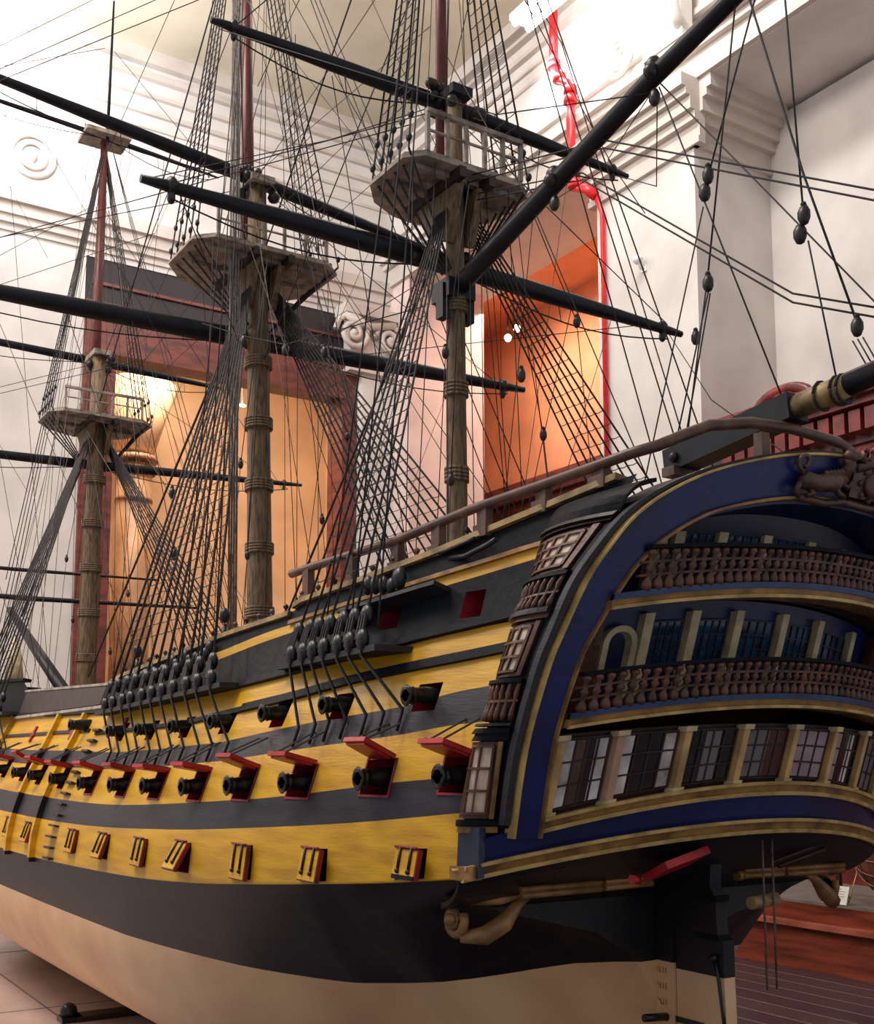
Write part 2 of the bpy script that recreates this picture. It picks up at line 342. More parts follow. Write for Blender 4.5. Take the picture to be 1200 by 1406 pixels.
# cabinet in the orange room
t = thing('wooden_cabinet', 'dark red wooden cornice of a cabinet against the orange room wall', 'cabinet', (11.2, -8.38, 0))
mb = MB(); mb.bx((-4.2, 0, 0), (2.9, .3, 5.0), redwood); mb.build('body', t, 1)
mb = MB(); mb.bx((-4.3, 0, 5.0), (2.9, .36, 5.2), rwd); mb.bx((-4.3, 0, 5.55), (2.9, .46, 5.7), rwd); mb.bx((-4.2, 0, 5.2), (2.9, .32, 5.55), redwood); mb.bx((-4.4, 0, 5.7), (2.9, .55, 5.82), redwood); mb.build('cornice', t, 1)

# display plinth on the right with card and boat model
cherry = mat('cherry_plinth_wood', (130, 62, 44), .3, .16, 3, .1, 20, grain=(.6, 3, 6), coat=.3)
t = thing('display_plinth', 'polished cherry wood display plinth with moulded top edge on the right', 'plinth', (1.5, -3.9, 0))
mb = MB(); mb.bx((-3, -1.3, 0), (3.62, -.05, .3), cherry); mb.build('base', t, 1)
mb = MB(); mb.bx((-3, -1.3, .3), (3.66, 0, .335), mat('cherry_edge_wood', (172, 96, 78), .25, .1, 4)); mb.build('moulding', t, 1)
mb = MB(); mb.bx((-3, -1.3, .335), (3.5, -.08, .46), cherry); mb.build('upper_step', t, 1)
gtop = mat('grey_green_plinth_top', (120, 122, 116), .4, .06, 6)
mb = MB(); mb.bx((-3, -1.28, .46), (3.5, -.1, .475), gtop); mb.build('plinth_top', t, 1)
t = thing('label_card', 'white printed card propped on the display plinth below the stern', 'card', (2.53, -4.02, .476))
mb = MB(); mb.box((0, 0, .065), (.2, .008, .13), mat('white_card', (236, 234, 226), .5, .02), (Vector((1, .0, 0)), Vector((0, .94, .34)), Vector((0, -.34, .94)))); mb.build('card_panel', t, 1)
mb = MB(); ink = mat('grey_ink', (128, 128, 130), .6)
for i, wdt in enumerate((.09, .15, .14, .15, .11)): mb.box((0, .0055-.34*(.1-.016*i)+.022, .11-.017*i), (wdt, .001, .0025), ink, (Vector((1, 0, 0)), Vector((0, .94, .34)), Vector((0, -.34, .94))))
mb.build('printed_lines', t, 1)
# small planked boat model on wire legs
hb = mat('boat_model_brown_planks', (112, 62, 44), .4, .15, 10)
t = thing('boat_model', 'small brown planked boat model on wire legs at the right edge', 'model boat', (2.22, -4.3, .478))
mb = MB(); NU, NV = 20, 10
def bp(i, j, o=0):
    u = -1+2*i/NU; a = pi*j/NV; wd_ = (1-abs(u)**2.4)*.24+.005; return (u*.42, (wd_+o)*cos(a), .42-(.34*(1-abs(u)**3)+.02+o)*sin(a)+.06*u*u)
for i in range(NU+1):
    for j in range(NV+1): mb.v.append(Vector(bp(i, j)))
for i in range(NU):
    for j in range(NV): a = i*(NV+1)+j; mb.face((a, a+1, a+NV+2, a+NV+1), hb, True)
mb.build('boat_hull', t, 1)
mb = MB()
for j in range(NV+1): mb.tube([bp(i, j, .004) for i in range(NU+1)], .004, mat('boat_model_light_strakes', (150, 100, 72), .4), 4)
for i in range(2, NU-1, 2): mb.tube([bp(i, j, .003) for j in range(NV+1)], .003, MATS['boat_model_light_strakes'], 4)
mb.build('strakes', t, 1)
for x in (-.25, .25):
    for y in (-.16, .16): mb = MB(); mb.tube([(x, y*.6, .26), (x+.03, y*1.2, 0)], .005, giltlight, 5); mb.build('wire_leg', t, 1)
mb = MB(); mb.tube([(0, 0, .2), (0, 0, 1.15)], .012, brown, 8); mb.build('mast', t, 1)
mb = MB()
for z in (.72, .66, .62): mb.tube([(-.05, .12, z), (.12, .14, z+.01), (.3, .1, z)], .012, fx, 6)
mb.build('furled_canvas', t, 1)
t = thing('wooden_prop_stand', 'small dark brown T-shaped wooden stand beside the white card', 'stand', (2.76, -4.35, .475))
mb = MB(); mb.bx((-.015, -.015, 0), (.015, .015, .3), dbrown); mb.build('post', t, 1)
mb = MB(); mb.bx((-.13, -.03, .3), (.1, .03, .34), brown); mb.build('cross_bar', t, 1)
mb = MB(); mb.bx((-.06, -.05, 0), (.06, .05, .02), dbrown); mb.build('foot', t, 1)

# ================================================================== the ship (ship metres, x = forward, y = port)
def I(x, xs, ys):
    if x <= xs[0]: return ys[0]
    for i in range(1, len(xs)):
        if x <= xs[i]: return ys[i-1]+(ys[i]-ys[i-1])*(x-xs[i-1])/(xs[i]-xs[i-1])
    return ys[-1]
def SI(x, xs, ys):                 # smooth (Catmull-Rom) interpolation
    if x <= xs[0]: return ys[0]
    if x >= xs[-1]: return ys[-1]
    for i in range(1, len(xs)):
        if x <= xs[i]:
            a, b = i-1, i; h = xs[b]-xs[a]; t = (x-xs[a])/h
            ma = (ys[b]-ys[a-1])/(xs[b]-xs[a-1]) if a > 0 else (ys[b]-ys[a])/h
            mb = (ys[b+1]-ys[a])/(xs[b+1]-xs[a]) if b < len(xs)-1 else (ys[b]-ys[a])/h
            return (2*t**3-3*t*t+1)*ys[a]+(t**3-2*t*t+t)*h*ma+(-2*t**3+3*t*t)*ys[b]+(t**3-t*t)*h*mb
def Bm(s): return SI(s, [-4, -2, 0, 2, 5, 8, 12, 18, 25, 40, 47, 51, 54, 56, 57.5, 58.5], [5.6, 6.0, 6.5, 7.05, 7.7, 8.05, 8.25, 8.35, 8.4, 8.4, 8.2, 7.6, 6.4, 4.8, 2.8, .3])
def zm(s): return SI(s, [-2, 0, 10, 25, 45, 58], [8.3, 8.0, 7.2, 6.7, 6.9, 8.2])
ZK = .35
def w(s, z):
    b = Bm(s); m_ = zm(s)
    if z >= m_: return b*(1-.25*SI((z-m_)/6, [0, .15, .4, 1, 1.5, 2.2], [0, .04, .25, 1, 1.25, 1.4]))
    u = min(1, max(0, (z-ZK)/(min(m_, I(s, [0, 6, 12], [7.45, 7.3, 7.2]))-ZK)))
    q = I(s, [.3, .5, 1.2, 2.2, 3.8, 7.3, 12], [8, 7, 3.0, 1.25, .62, .38, .3])
    ga = u**q; gb = (1-(1-u)**2.7)**(1/2.2)
    t = I(s, [3, 14], [0, 1]); g = ga*(1-t)+gb*t
    if s > 46: g = g*(1-I(s, [46, 57], [0, 1]))+(u**1.3)*I(s, [46, 57], [0, 1])
    return b*g
CV = {
 'wl': ([0, 2, 5, 40, 58], [5.7, 5.35, 5.2, 5.2, 5.5]),
 'y3b': ([-1, 1, 6.4, 9.3, 13.7, 23, 30, 45, 58], [7.95, 7.74, 7.29, 7.08, 6.88, 6.68, 6.65, 6.9, 7.6]),
 'lt': ([-1, 3.4, 6.3, 9.6, 16, 25.5, 30, 45, 58], [8.55, 8.3, 8.22, 8.08, 7.95, 7.84, 7.92, 8.2, 8.8]),
 'lb': ([-1, 3.3, 6.2, 9.8, 16.2, 25, 30, 45, 58], [7.99, 7.6, 7.42, 7.31, 7.19, 7.12, 7.15, 7.45, 8]),
 'y3t': ([-1, 2.4, 6.7, 10.9, 18.6, 28, 40, 58], [9.25, 8.9, 8.59, 8.35, 8.09, 8.07, 8.3, 9.2]),
 'y2b': ([-1, .2, 1.4, 3.9, 6.4, 15, 20.8, 32.8, 45, 58], [9.98, 9.87, 9.77, 9.51, 9.3, 8.87, 8.8, 8.95, 9.3, 10]),
 'mb': ([-1, 1.5, 4.2, 9, 14, 20, 33, 45, 58], [9.6, 9.5, 9.38, 9.18, 9.12, 9.1, 9.42, 9.8, 10.4]),
 'mt': ([-1, 1.5, 4.2, 9, 14, 20, 33, 45, 58], [10.32, 10.28, 10.14, 9.95, 9.88, 9.86, 10.18, 10.5, 11]),
 'y2t': ([-1.1, .1, 1.6, 5.4, 9.2, 17.3, 22, 31, 45, 58], [11.04, 10.96, 10.78, 10.47, 10.2, 9.93, 9.93, 10.05, 10.4, 11]),
 'y1b': ([-1, .4, 1.8, 4.4, 8.6, 9.7, 18, 23, 32.6, 45, 58], [11.8, 11.64, 11.4, 11.18, 10.79, 10.7, 10.48, 10.54, 10.65, 11, 11.6]),
 'ub': ([0, 3.6, 6.4, 12, 20, 40, 58], [11.32, 11.2, 11.06, 10.88, 10.86, 11.2, 11.8]),
 'ut': ([0, 3.6, 6.4, 12, 20, 40, 58], [11.92, 11.8, 11.7, 11.5, 11.48, 11.8, 12.3]),
 'y1t': ([-1.2, .5, 2.3, 3.8, 9.7, 18, 22, 35, 45, 58], [13.16, 13.0, 12.82, 12.64, 12.2, 11.9, 11.89, 12.14, 12.5, 13]),
 'qb': ([0, 60], [13.3, 12.9]), 'qt': ([0, 60], [13.9, 13.3]),
 'th': ([-1.2, 1.8, 4.2, 9.5, 12.4, 20, 58], [14.54, 14.22, 13.99, 13.59, 13.32, 12.8, 13.4]),
 'rail': ([-3.2, -.2, 2.1, 4.6, 7.8, 8.1, 12.1, 17, 22, 23, 36.5, 37.5, 45, 58], [15.75, 15.29, 14.9, 14.6, 14.36, 14.1, 13.9, 13.55, 13.2, 13.0, 13.39, 14.0, 14.3, 14.9]),
}
def zc(n, s): return SI(s, *CV[n]) if n != 'rail' else I(s, *CV[n])
def s0(z): return I(z, [5.6, 7.35, 8, 12.5, 15.7], [.3, .32, -1, -1.3, -3.55])
LIDS = [.55, 3.45, 6.3, 9.6, 12.7, 16.1, 19.5, 25.5, 28.8, 32.0, 35.3]
MIDP = [-.84, 1.43, 4.06, 6.6, 9.35, 12.4, 15.5, 19.0, 22.9, 26.4, 29.3, 32.9, 36.2, 39.5]     # aft edges
UPP = [.75, 3.6, 6.3, 9.3, 12.3, 15.4, 18.5]
QP = [(.24, .86), (2.95, 3.65)]
HOLES = [(c-.42, c+.42, 'lb', 'lt') for c in LIDS]+[(a, a+.85, 'mb', 'mt') for a in MIDP]+[(a, a+.7, 'ub', 'ut') for a in UPP]+[(a, b, 'qb', 'qt') for a, b in QP]
cols = set([-1+.5*i for i in range(0, 8)]+[3+i for i in range(56)]+[58.5])
for h in HOLES: cols.update(h[:2])
cols = sorted(cols); cc = [cols[0]]
for c in cols[1:]:
    if c-cc[-1] > .03: cc.append(c)
    elif any(abs(c-x) < 1e-6 for h in HOLES for x in h[:2]): cc[-1] = c
cols = cc
BN = ['wl', 'y3b', 'lb', 'lt', 'y3t', 'mb', 'y2b', 'mt', 'y2t', 'y1b', 'ub', 'ut', 'y1t', 'qb', 'qt', 'thl', 'thh', 'rail']
def zcc(n, s):
    if n == 'thl': return zc('th', s)-.13
    if n == 'thh': return zc('th', s)+.13
    return zc(n, s)
def smap(sj, z):
    a = s0(z); p = I(a, [-1, .3], [0, 3])
    return a+(sj+1)*(p-a)/(p+1) if sj < p else sj
def hull_mat(s, z):
    if z < zc('wl', s): return cream
    if z < zc('y3b', s): return black
    if z < zc('y3t', s): return yellow
    if z < zc('y2b', s): return charcoal
    if z < zc('y2t', s): return yellow
    if z < zc('y1b', s): return charcoal
    if z < zc('y1t', s): return yellow
    if abs(z-zc('th', s)) < .13 and s < 17: return yellow
    return slate
LOWN = 12
ship = thing('model_ship', 'large yellow and black model sailing warship with three masts, seen from its port stern quarter', 'model ship', (0, 0, 0))
mb = MB()
def colz(s):
    zs = [ZK+(zc('wl', s)-ZK)*(i/LOWN)**1.25 for i in range(LOWN)]
    top = zc('rail', s)
    r = sorted(min(zcc(n, s), top) for n in BN)
    out = zs+[r[0], r[0]+(r[1]-r[0])*.33, r[0]+(r[1]-r[0])*.66]+r[1:]
    return out
for side in (1, -1):
    grid = []
    for sj in cols:
        zs = colz(max(sj, -1)); col_ = []
        for z in zs:
            # top edge must follow the rail at the mapped station
            s_ = smap(sj, z)
            if s_ < -1 and z > 13.5:
                z2 = z+(zc('rail', s_)-zc('rail', sj))*min(1, max(0, (z-13)/2)); s_ = smap(sj, z2); z = z2
            col_.append((s_, z))
        grid.append(col_)
    base = len(mb.v); nr = len(grid[0])
    for c_ in grid:
        for s_, z in c_: mb.v.append(Vector((s_, side*w(s_, z), z)))
    for i in range(len(cols)-1):
        for j in range(nr-1):
            q = [grid[i][j], grid[i+1][j], grid[i+1][j+1], grid[i][j+1]]
            if q[3][1]-q[0][1] < 1e-4 and q[2][1]-q[1][1] < 1e-4: continue
            sm_ = sum(a[0] for a in q)/4; zz = sum(a[1] for a in q)/4
            sj = (cols[i]+cols[i+1])/2
            if side == 1 and any(h[0] < sj < h[1] and zc(h[2], sj) < zz < zc(h[3], sj) for h in HOLES): continue
            a = base+i*nr+j; f = (a, a+nr, a+nr+1, a+1)
            mb.face(f if side == -1 else f[::-1], hull_mat(max(sj, -1), zz), True)
    if side == 1: gp = grid; bp_ = base
    else:
        for j in range(nr-1):
            if gp[0][j+1][1] < 8.05: mb.face((bp_+j, base+j, base+j+1, bp_+j+1), hull_mat(-1, gp[0][j][1]+.02))
mb.build('hull', ship)
# keel
mb = MB(); mb.bx((.1, -.28, 0), (56, .28, ZK+.15), cream); mb.build('keel', ship)

def PH(side=1):
    def P(s, z, o):
        e = .05; p = Vector((s, w(s, z), z))
        du = Vector((2*e, w(s+e, z)-w(s-e, z), 0)); dv = Vector((0, w(s, z+e)-w(s, z-e), 2*e))
        n = du.cross(dv).normalized()
        if n.y < 0: n = -n
        p = p+n*o; return Vector((p.x, side*p.y, p.z))
    return P
PP, PS = PH(1), PH(-1)
def hull_strip(name, s_a, s_b, lo, hi, o1, m, nu=30, P=PP, o0=-.05, medge=None):
    mb = MB(); mb.slab(P, s_a, s_b, lo, hi, o0, o1, m, nu, 1, medge); return mb.build(name, ship)
for P in (PP, PS):
    hull_strip('moulding', -1.0, 9.0, lambda s: I(s, [-1, 3.5, 6.4, 9.6], [12.42, 12.03, 11.69, 11.45]), lambda s: I(s, [-1, 3.5, 6.4, 9.6], [12.62, 12.23, 11.89, 11.65]), .1, slate, 14, P)
    hull_strip('moulding', 9.0, 22, lambda s: I(s, [9, 13, 22], [11.5, 11.22, 11.1]), lambda s: I(s, [9, 13, 22], [11.65, 11.35, 11.18]), .07, slate, 14, P)
    hull_strip('wale', -1.0, 46, lambda s: zc('y1t', s), lambda s: zc('y1t', s)+.16, .13, slate, 50, P)
    hull_strip('moulding', -1.3, 8, lambda s: zc('th', s)+.1, lambda s: zc('th', s)+.2, .09, gilt, 14, P)
    hull_strip('cap_rail', -3.1, 7.9, lambda s: zc('rail', s)-.04, lambda s: zc('rail', s)+.1, .12, bamboo, 24, P, -.35)
    hull_strip('cap_rail', 8.1, 22.8, lambda s: zc('rail', s)-.04, lambda s: zc('rail', s)+.1, .1, bamboo, 24, P, -.3)
    hull_strip('cap_rail', 23.0, 36.5, lambda s: zc('rail', s)-.04, lambda s: zc('rail', s)+.06, .1, topw, 14, P, -.25)
    hull_strip('cap_rail', 37.5, 56, lambda s: zc('rail', s)-.04, lambda s: zc('rail', s)+.1, .1, slate, 20, P, -.3)
    hull_strip('channel', 1.4, 4.8, lambda s: zc('th', s)-.3, lambda s: zc('th', s)-.2, .5, charcoal, 6, P)
    hull_strip('waist_screen', 23.2, 36.3, lambda s: 12.25, lambda s: zc('rail', s)-.05, .06, dbrown, 14, P)
    hull_strip('moulding', 22, 37, 12.05, 12.17, .14, topw, 14, P)
# decks close the hull from above
mb = MB()
for a, b, z in ((-2.9, 8, 14.1), (8, 22, 12.9), (22, 37, 11.5), (37, 56, 13.2)):
    n = 12; base = len(mb.v)
    for i in range(n+1):
        s = a+(b-a)*i/n; y = w(max(s, -3), z)-.1; mb.v += [Vector((s, y, z)), Vector((s, -y, z)), Vector((s, y, z-.12)), Vector((s, -y, z-.12))]
    for i in range(n): q = base+4*i; mb.face((q, q+1, q+5, q+4), deckw); mb.face((q+2, q+6, q+7, q+3), deckw)
for s, z0_, z1_ in ((8, 12.8, 14.1), (22, 11.4, 12.9), (37, 11.4, 13.2)): mb.bx((s-.05, -w(s, z1_)+.1, z0_), (s+.05, w(s, z1_)-.1, z1_), brown)
mb.build('deck', ship)
# side fenders (skids) and boarding steps
for s in (24.4, 28.3, 37.0):
    mb = MB(); prev = 6.5
    for n, m_ in (('y3b', black), ('y3t', yellow), ('y2b', black), ('y2t', yellow), ('y1b', black), ('y1t', yellow)):
        z1_ = zc(n, s)
        if z1_ > prev: mb.slab(PP, s-.14, s+.14, prev, z1_, -.03, .2, m_, 1, 3)
        prev = z1_
    mb.build('fender', ship)
for i in range(13):
    z = 6.75+i*.37; mb = MB(); s = 21.7+.4*(1-i/12); mb.slab(PP, s-.42, s+.42, z, z+.07, -.02, .17, dbrown, 2, 1); mb.build('boarding_step', ship)

# gun ports, lids, cannons
def port_box(a, b, lo, hi, side=1, depth=1.0, m=dred):
    mb = MB(); A = []
    for d in (0, depth):
        for s, z in ((a, zc(lo, a)), (b, zc(lo, b)), (b, zc(hi, b)), (a, zc(hi, a))): A.append(Vector((s, side*(w(s, z)-d), z)))
    mb.v = A
    for i in range(4): mb.face((i, (i+1) % 4, 4+(i+1) % 4, 4+i), m)
    mb.face((4, 5, 6, 7), iron); mb.build('gun_port', ship)
for h in HOLES: port_box(*h)
# rims
def rim(a, b, lo, hi):
    mb = MB(); t = .05
    mb.slab(PP, a-t, b+t, zc(lo, a)-t, zc(lo, a), -.02, .03, dred); mb.slab(PP, a-t, a, zc(lo, a), zc(hi, a), -.02, .03, dred)
    mb.slab(PP, b, b+t, zc(lo, a), zc(hi, a), -.02, .03, dred); mb.build('port_sill', ship)
for h in HOLES[len(LIDS):len(LIDS)+8]: rim(*h)
def cannon(s, z, y, L=1.25, R_=.25, dirv=(0, 1, 0)):
    mb = MB(); d = Vector(dirv).normalized(); o = Vector((s, y-1.1, z))
    prof = [(0, 1.1), (.5, 1.05), (1.1+L*.25, .95), (1.1+L*.62, .82), (1.1+L*.68, .95), (1.1+L*.72, .8), (1.1+L*.86, .92), (1.1+L*.96, 1.12), (1.1+L, 1.0), (1.1+L, .62), (1.1+L*.9, .5)]
    mb.tube([o+d*a for a, _ in prof], [R_*r for _, r in prof], iron, 14); return mb.build('cannon', ship)
for i, a in enumerate(MIDP[:13]):
    s = a+.42; z = (zc('mb', s)+zc('mt', s))/2-.02; cannon(s, z, w(s, z), .5, .23)
for i, a in enumerate(UPP):
    s = a+.35; z = (zc('ub', s)+zc('ut', s))/2+.02; cannon(s, z, w(s, z), .55, .21)
cannon(23.6, 11.5, 7.0, .5, .22)
for s in (19.0, 25.2, 31.6):
    mb = MB(); mb.slab(PP, s-.13, s+.13, 10.95, 11.62, -.02, .08, dred); mb.slab(PP, s-.32, s+.32, 11.2, 11.34, -.02, .09, dred); mb.build('port_cross_bar', ship)
hull_strip('moulding', 23, 37, 11.22, 11.34, .06, black, 14)
# lids of the middle deck, propped open
for i, a in enumerate(MIDP[:13]):
    s0_, s1_ = a-.04, a+.9; sc_ = (s0_+s1_)/2; zt = zc('mt', sc_)+.02; y = w(sc_, zt)
    an = radians((18, 26, 14, 20, 10, 8, 12, 16, 12, 18, 30, 14, 20)[i]); hd = Vector((0, cos(an), sin(an))); nn = Vector((0, -sin(an), cos(an)))
    X = Vector((1, 0, 0)); c = Vector((sc_, y, zt))+hd*.4+nn*.05
    mb = MB(); mb.box(c, (.94, .84, .1), red, (X, hd, nn)); mb.box(c-nn*.07, (.8, .7, .06), red, (X, hd, nn)); o = mb.build('port_lid', ship)
    mb = MB()
    for dx in (-.25, .25): mb.tube([c+X*dx+hd*.3+nn*.06, Vector((sc_+dx-.1, w(sc_, zt+.75)+.03, zt+.75))], .022, tar, 4)
    for dx in (-.25, .25): mb.box(c+X*dx+nn*.06, (.07, .8, .03), dred, (X, hd, nn))
    mb.build('lid_rope', o)
# closed lids of the lower deck, hanging on their hinges
for i, sc_ in enumerate(LIDS[:9]):
    zt, zb = zc('lt', sc_), zc('lb', sc_)-.02; y = w(sc_, zt)+.05; an = radians((9, 8, 3, 24, 5, 13, 4, 9, 4)[i])
    yb = w(sc_, zb)+.05; base_d = Vector((0, max(yb-y, -.02), zb-zt)).normalized()
    dn = Vector((0, base_d.y*cos(an)-base_d.z*sin(an), base_d.z*cos(an)+base_d.y*sin(an))); out = Vector((0, -dn.z, dn.y))
    H = zt-zb; X = Vector((1, 0, 0)); c = Vector((sc_, y, zt))+dn*H/2
    mb = MB(); mb.box(c, (.9, H, .1), dred, (X, dn, out)); mb.box(c+out*.055, (.84, H-.06, .03), yellow, (X, dn, out))
    if i == 0: mb.box(c+out*.062+dn*(H*.42), (.84, H*.13, .03), slate, (X, dn, out))
    o = mb.build('port_lid', ship)
    mb = MB()
    for dx in (-.22, .2):
        mb.tube([c+X*dx-dn*H*.55+out*.09, c+X*dx+dn*H*.22+out*.09], .035, dbrown, 6); mb.ball(c+X*dx+dn*H*.24+out*.09, .06, dbrown, 6)
    mb.tube([c-X*.42-dn*H*.52+out*.09, c+X*.42-dn*H*.52+out*.09], .03, dred, 6)
    mb.build('hinge_strap', o)

# ------------------------------------------------------------------ stern
def ST(l, z): return -1.8-.35*(z-9)-(1-(l/5.2)**2)
def PT(l, z, o): return Vector((ST(l, z)+o, l, z))
def cb(a, b, r=5.2): return lambda l: a+(b-a)*(1-(l/r)**2)
zlm = cb(8.07, 8.85, 6.3); zwb = cb(9.1, 9.77); zwt = cb(10.72, 11.0); g1b = cb(10.85, 11.32); g1r = cb(11.87, 12.3); g2b = cb(12.98, 13.46); g2r = cb(14.12, 14.42)
def band(name, parent, l0, l1, lo, hi, o0, o1, m, nu=28, medge=None):
    mb = MB(); mb.slab(PT, l0, l1, lo, hi, o0, o1, m, nu, 1, medge); return mb.build(name, parent)
OUT = [(5.72, 8.75), (5.8, 10), (5.8, 10.85), (5.7, 12), (5.58, 12.6), (5.36, 13.5), (5.1, 14.1), (4.7, 14.75), (4.05, 15.28), (3.1, 15.72), (1.6, 16.08), (0, 16.2)]
INN = [(5.2, 8.75), (5.27, 10), (5.28, 10.85), (5.15, 12), (5.03, 12.5), (4.61, 13.56), (4.35, 13.98), (4.0, 14.37), (3.31, 14.82), (2.5, 15.08), (1.4, 15.28), (0, 15.34)]
idx = list(range(23))
def full(p): return p+[(-a, b) for a, b in p[:-1][::-1]]
OF, IF = full(OUT), full(INN)
def prof(t, A): return SI(t, idx, [a for a, _ in A]), SI(t, idx, [b for _, b in A])
def PA(t, v, o):
    a = prof(t, IF); b = prof(t, OF); l = a[0]+(b[0]-a[0])*v; z = a[1]+(b[1]-a[1])*v; return PT(l, z, o)
def arch(name, v0, v1, o0, o1, m, parent, t0=0, t1=22, n=88, medge=None):
    mb = MB(); mb.slab(PA, t0, t1, v0, v1, o0, o1, m, n, 1, medge); return mb.build(name, parent)
sa = arch('stern_arch', 0, 1, -.12, .3, blue, ship)
arch('outer_gilt_edge', .955, 1.01, -.24, .1, giltlight, sa); arch('inner_gilt_edge', -.02, .05, -.22, .1, gilt, sa)
arch('outer_side_plate', 1.0, lambda t: I(abs(t-11), [2, 7], [1.05, 1.22]), -.02, .95, slate, sa, .15, 21.85); arch('side_bead', lambda t: I(abs(t-11), [2, 7], [1.02, 1.1]), lambda t: I(abs(t-11), [2, 7], [1.08, 1.3]), -.12, .06, MATS['hull_charcoal_paint'], sa, .2, 21.8)
arch('inner_reveal', -.08, .0, .0, 1.5, blue, sa)
# taffrail cover from the arch forward to the rails
mb = MB()
def PC(t, v, o):
    b = prof(t, OF); p = PT(b[0], b[1], .2); return Vector((p.x+v*2.2, p.y*(1-.05*v), p.z-.25*v-o))
mb.slab(PC, 9, 13, 0, 1, 0, .12, slate, 20, 2); mb.build('taffrail_cover', ship)
# counter
mb = MB()
def PU(l, v, o):
    a = Vector((.34, l*.945, 7.36)); zz = zlm(l); b = Vector((ST(l, zz)+.1, l, zz)); return a.lerp(b, v)+Vector((-.5*v*(1-v), 0, -.35*v*(1-v)-o))
mb.slab(PU, -6.1, 6.4, 0, 1, 0, .12, black, 30, 6); mb.build('lower_counter', ship)
band('counter', ship, -6.2, 6.2, zlm, lambda l: zwb(l)-.1, -.0, .5, blue, 34)
def moulding(l0, l1, zf, h, proj, parent=ship, m=gilt, name='stern_moulding'):
    o = band(name, parent, l0, l1, zf, lambda l: zf(l)+h, -proj, .15, m, 40)
    band('gilt_bead', o, l0, l1, lambda l: zf(l)-.03, lambda l: zf(l)+.05, -proj-.07, -proj+.02, giltlight, 40)
    band('gilt_bead', o, l0, l1, lambda l: zf(l)+h-.05, lambda l: zf(l)+h+.02, -proj-.07, -proj+.02, giltlight, 40); return o
moulding(-6.1, 6.45, lambda l: zlm(l)-.1, .26, .12)
moulding(-5.2, 5.2, lambda l: zwb(l)-.22, .24, .14)
# lower row of windows
back = band('window_wall', ship, -5.2, 5.2, zwb, zwt, .12, .3, dbrown, 30)
PL = [5.12, 3.98, 2.56, 1.15, -.3, -1.71, -3.05, -4.2, -5.12]
for i in range(9):
    l = PL[i]; o = band('pilaster', ship, l-.075, l+.075, lambda q: zwb(q)+.1, lambda q: zwt(q)-.12, -.1, .15, mat('tan_gilt_pilaster', (190, 156, 104), .42, .1, 10) if i not in (1,) else mat('pinkish_pilaster', (176, 142, 116), .4), 2)
    band('pilaster_cap', o, l-.12, l+.12, lambda q: zwt(q)-.12, lambda q: zwt(q)-.02, -.15, .1, ivory, 2); band('pilaster_foot', o, l-.12, l+.12, lambda q: zwb(q)+.02, lambda q: zwb(q)+.1, -.15, .1, ivory, 2)
CUR = [((0, .26, curtain), (.26, .55, mat('brown_room_behind_pane', (88, 66, 58), .3)), (.72, 1, curtain)), ((0, .2, curtain), (.74, 1, curtain)), ((.36, .68, mat('grey_blind_behind_pane', (104, 100, 106), .3)),),
       ((0, .55, MATS['grey_blind_behind_pane']), (.55, 1, mat('red_brown_blind', (74, 40, 40), .3))), ((0, 1, mat('mauve_blind', (150, 132, 140), .3)),), ((0, .3, MATS['mauve_blind']), (.6, .8, curtain)), ((0, 1, MATS['grey_blind_behind_pane']),), ((0, 1, MATS['grey_blind_behind_pane']),)]
def window(l0, l1, lo, hi, o, mp, nc, nr, pm_, cur=(), fm=dbrown, name='stern_window', t=.018):
    W_ = l0-l1; f = MB()
    H = lambda l: hi(l)-lo(l)
    for k in range(nc+1):
        l = l1+W_*k/nc; f.slab(PT, l-t, l+t, lo, hi, o-.03, o, fm, 1, 1)
    for k in range(nr+1): f.slab(PT, l1, l0, (lambda k: lambda l: lo(l)+H(l)*k/nr-t)(k), (lambda k: lambda l: lo(l)+H(l)*k/nr+t)(k), o-.03, o, fm, 2, 1)
    fr = f.build(name, ship); band('pane', fr, l1, l0, lo, hi, o, o+.04, pm_, 2)
    for a, b, m_ in cur: band('curtain', fr, l0-W_*b, l0-W_*a, lambda l: lo(l)+.04, lambda l: hi(l)-.04, o-.012, o+.01, m_, 2)
    return fr
for i in range(8):
    window(PL[i]-.14, PL[i+1]+.14, lambda l: zwb(l)+.12, lambda l: zwt(l)-.1, .06, dbrown, 4 if i in (0, 1, 2, 3) else 3, 3 if i != 0 else 3, glassd, CUR[i])
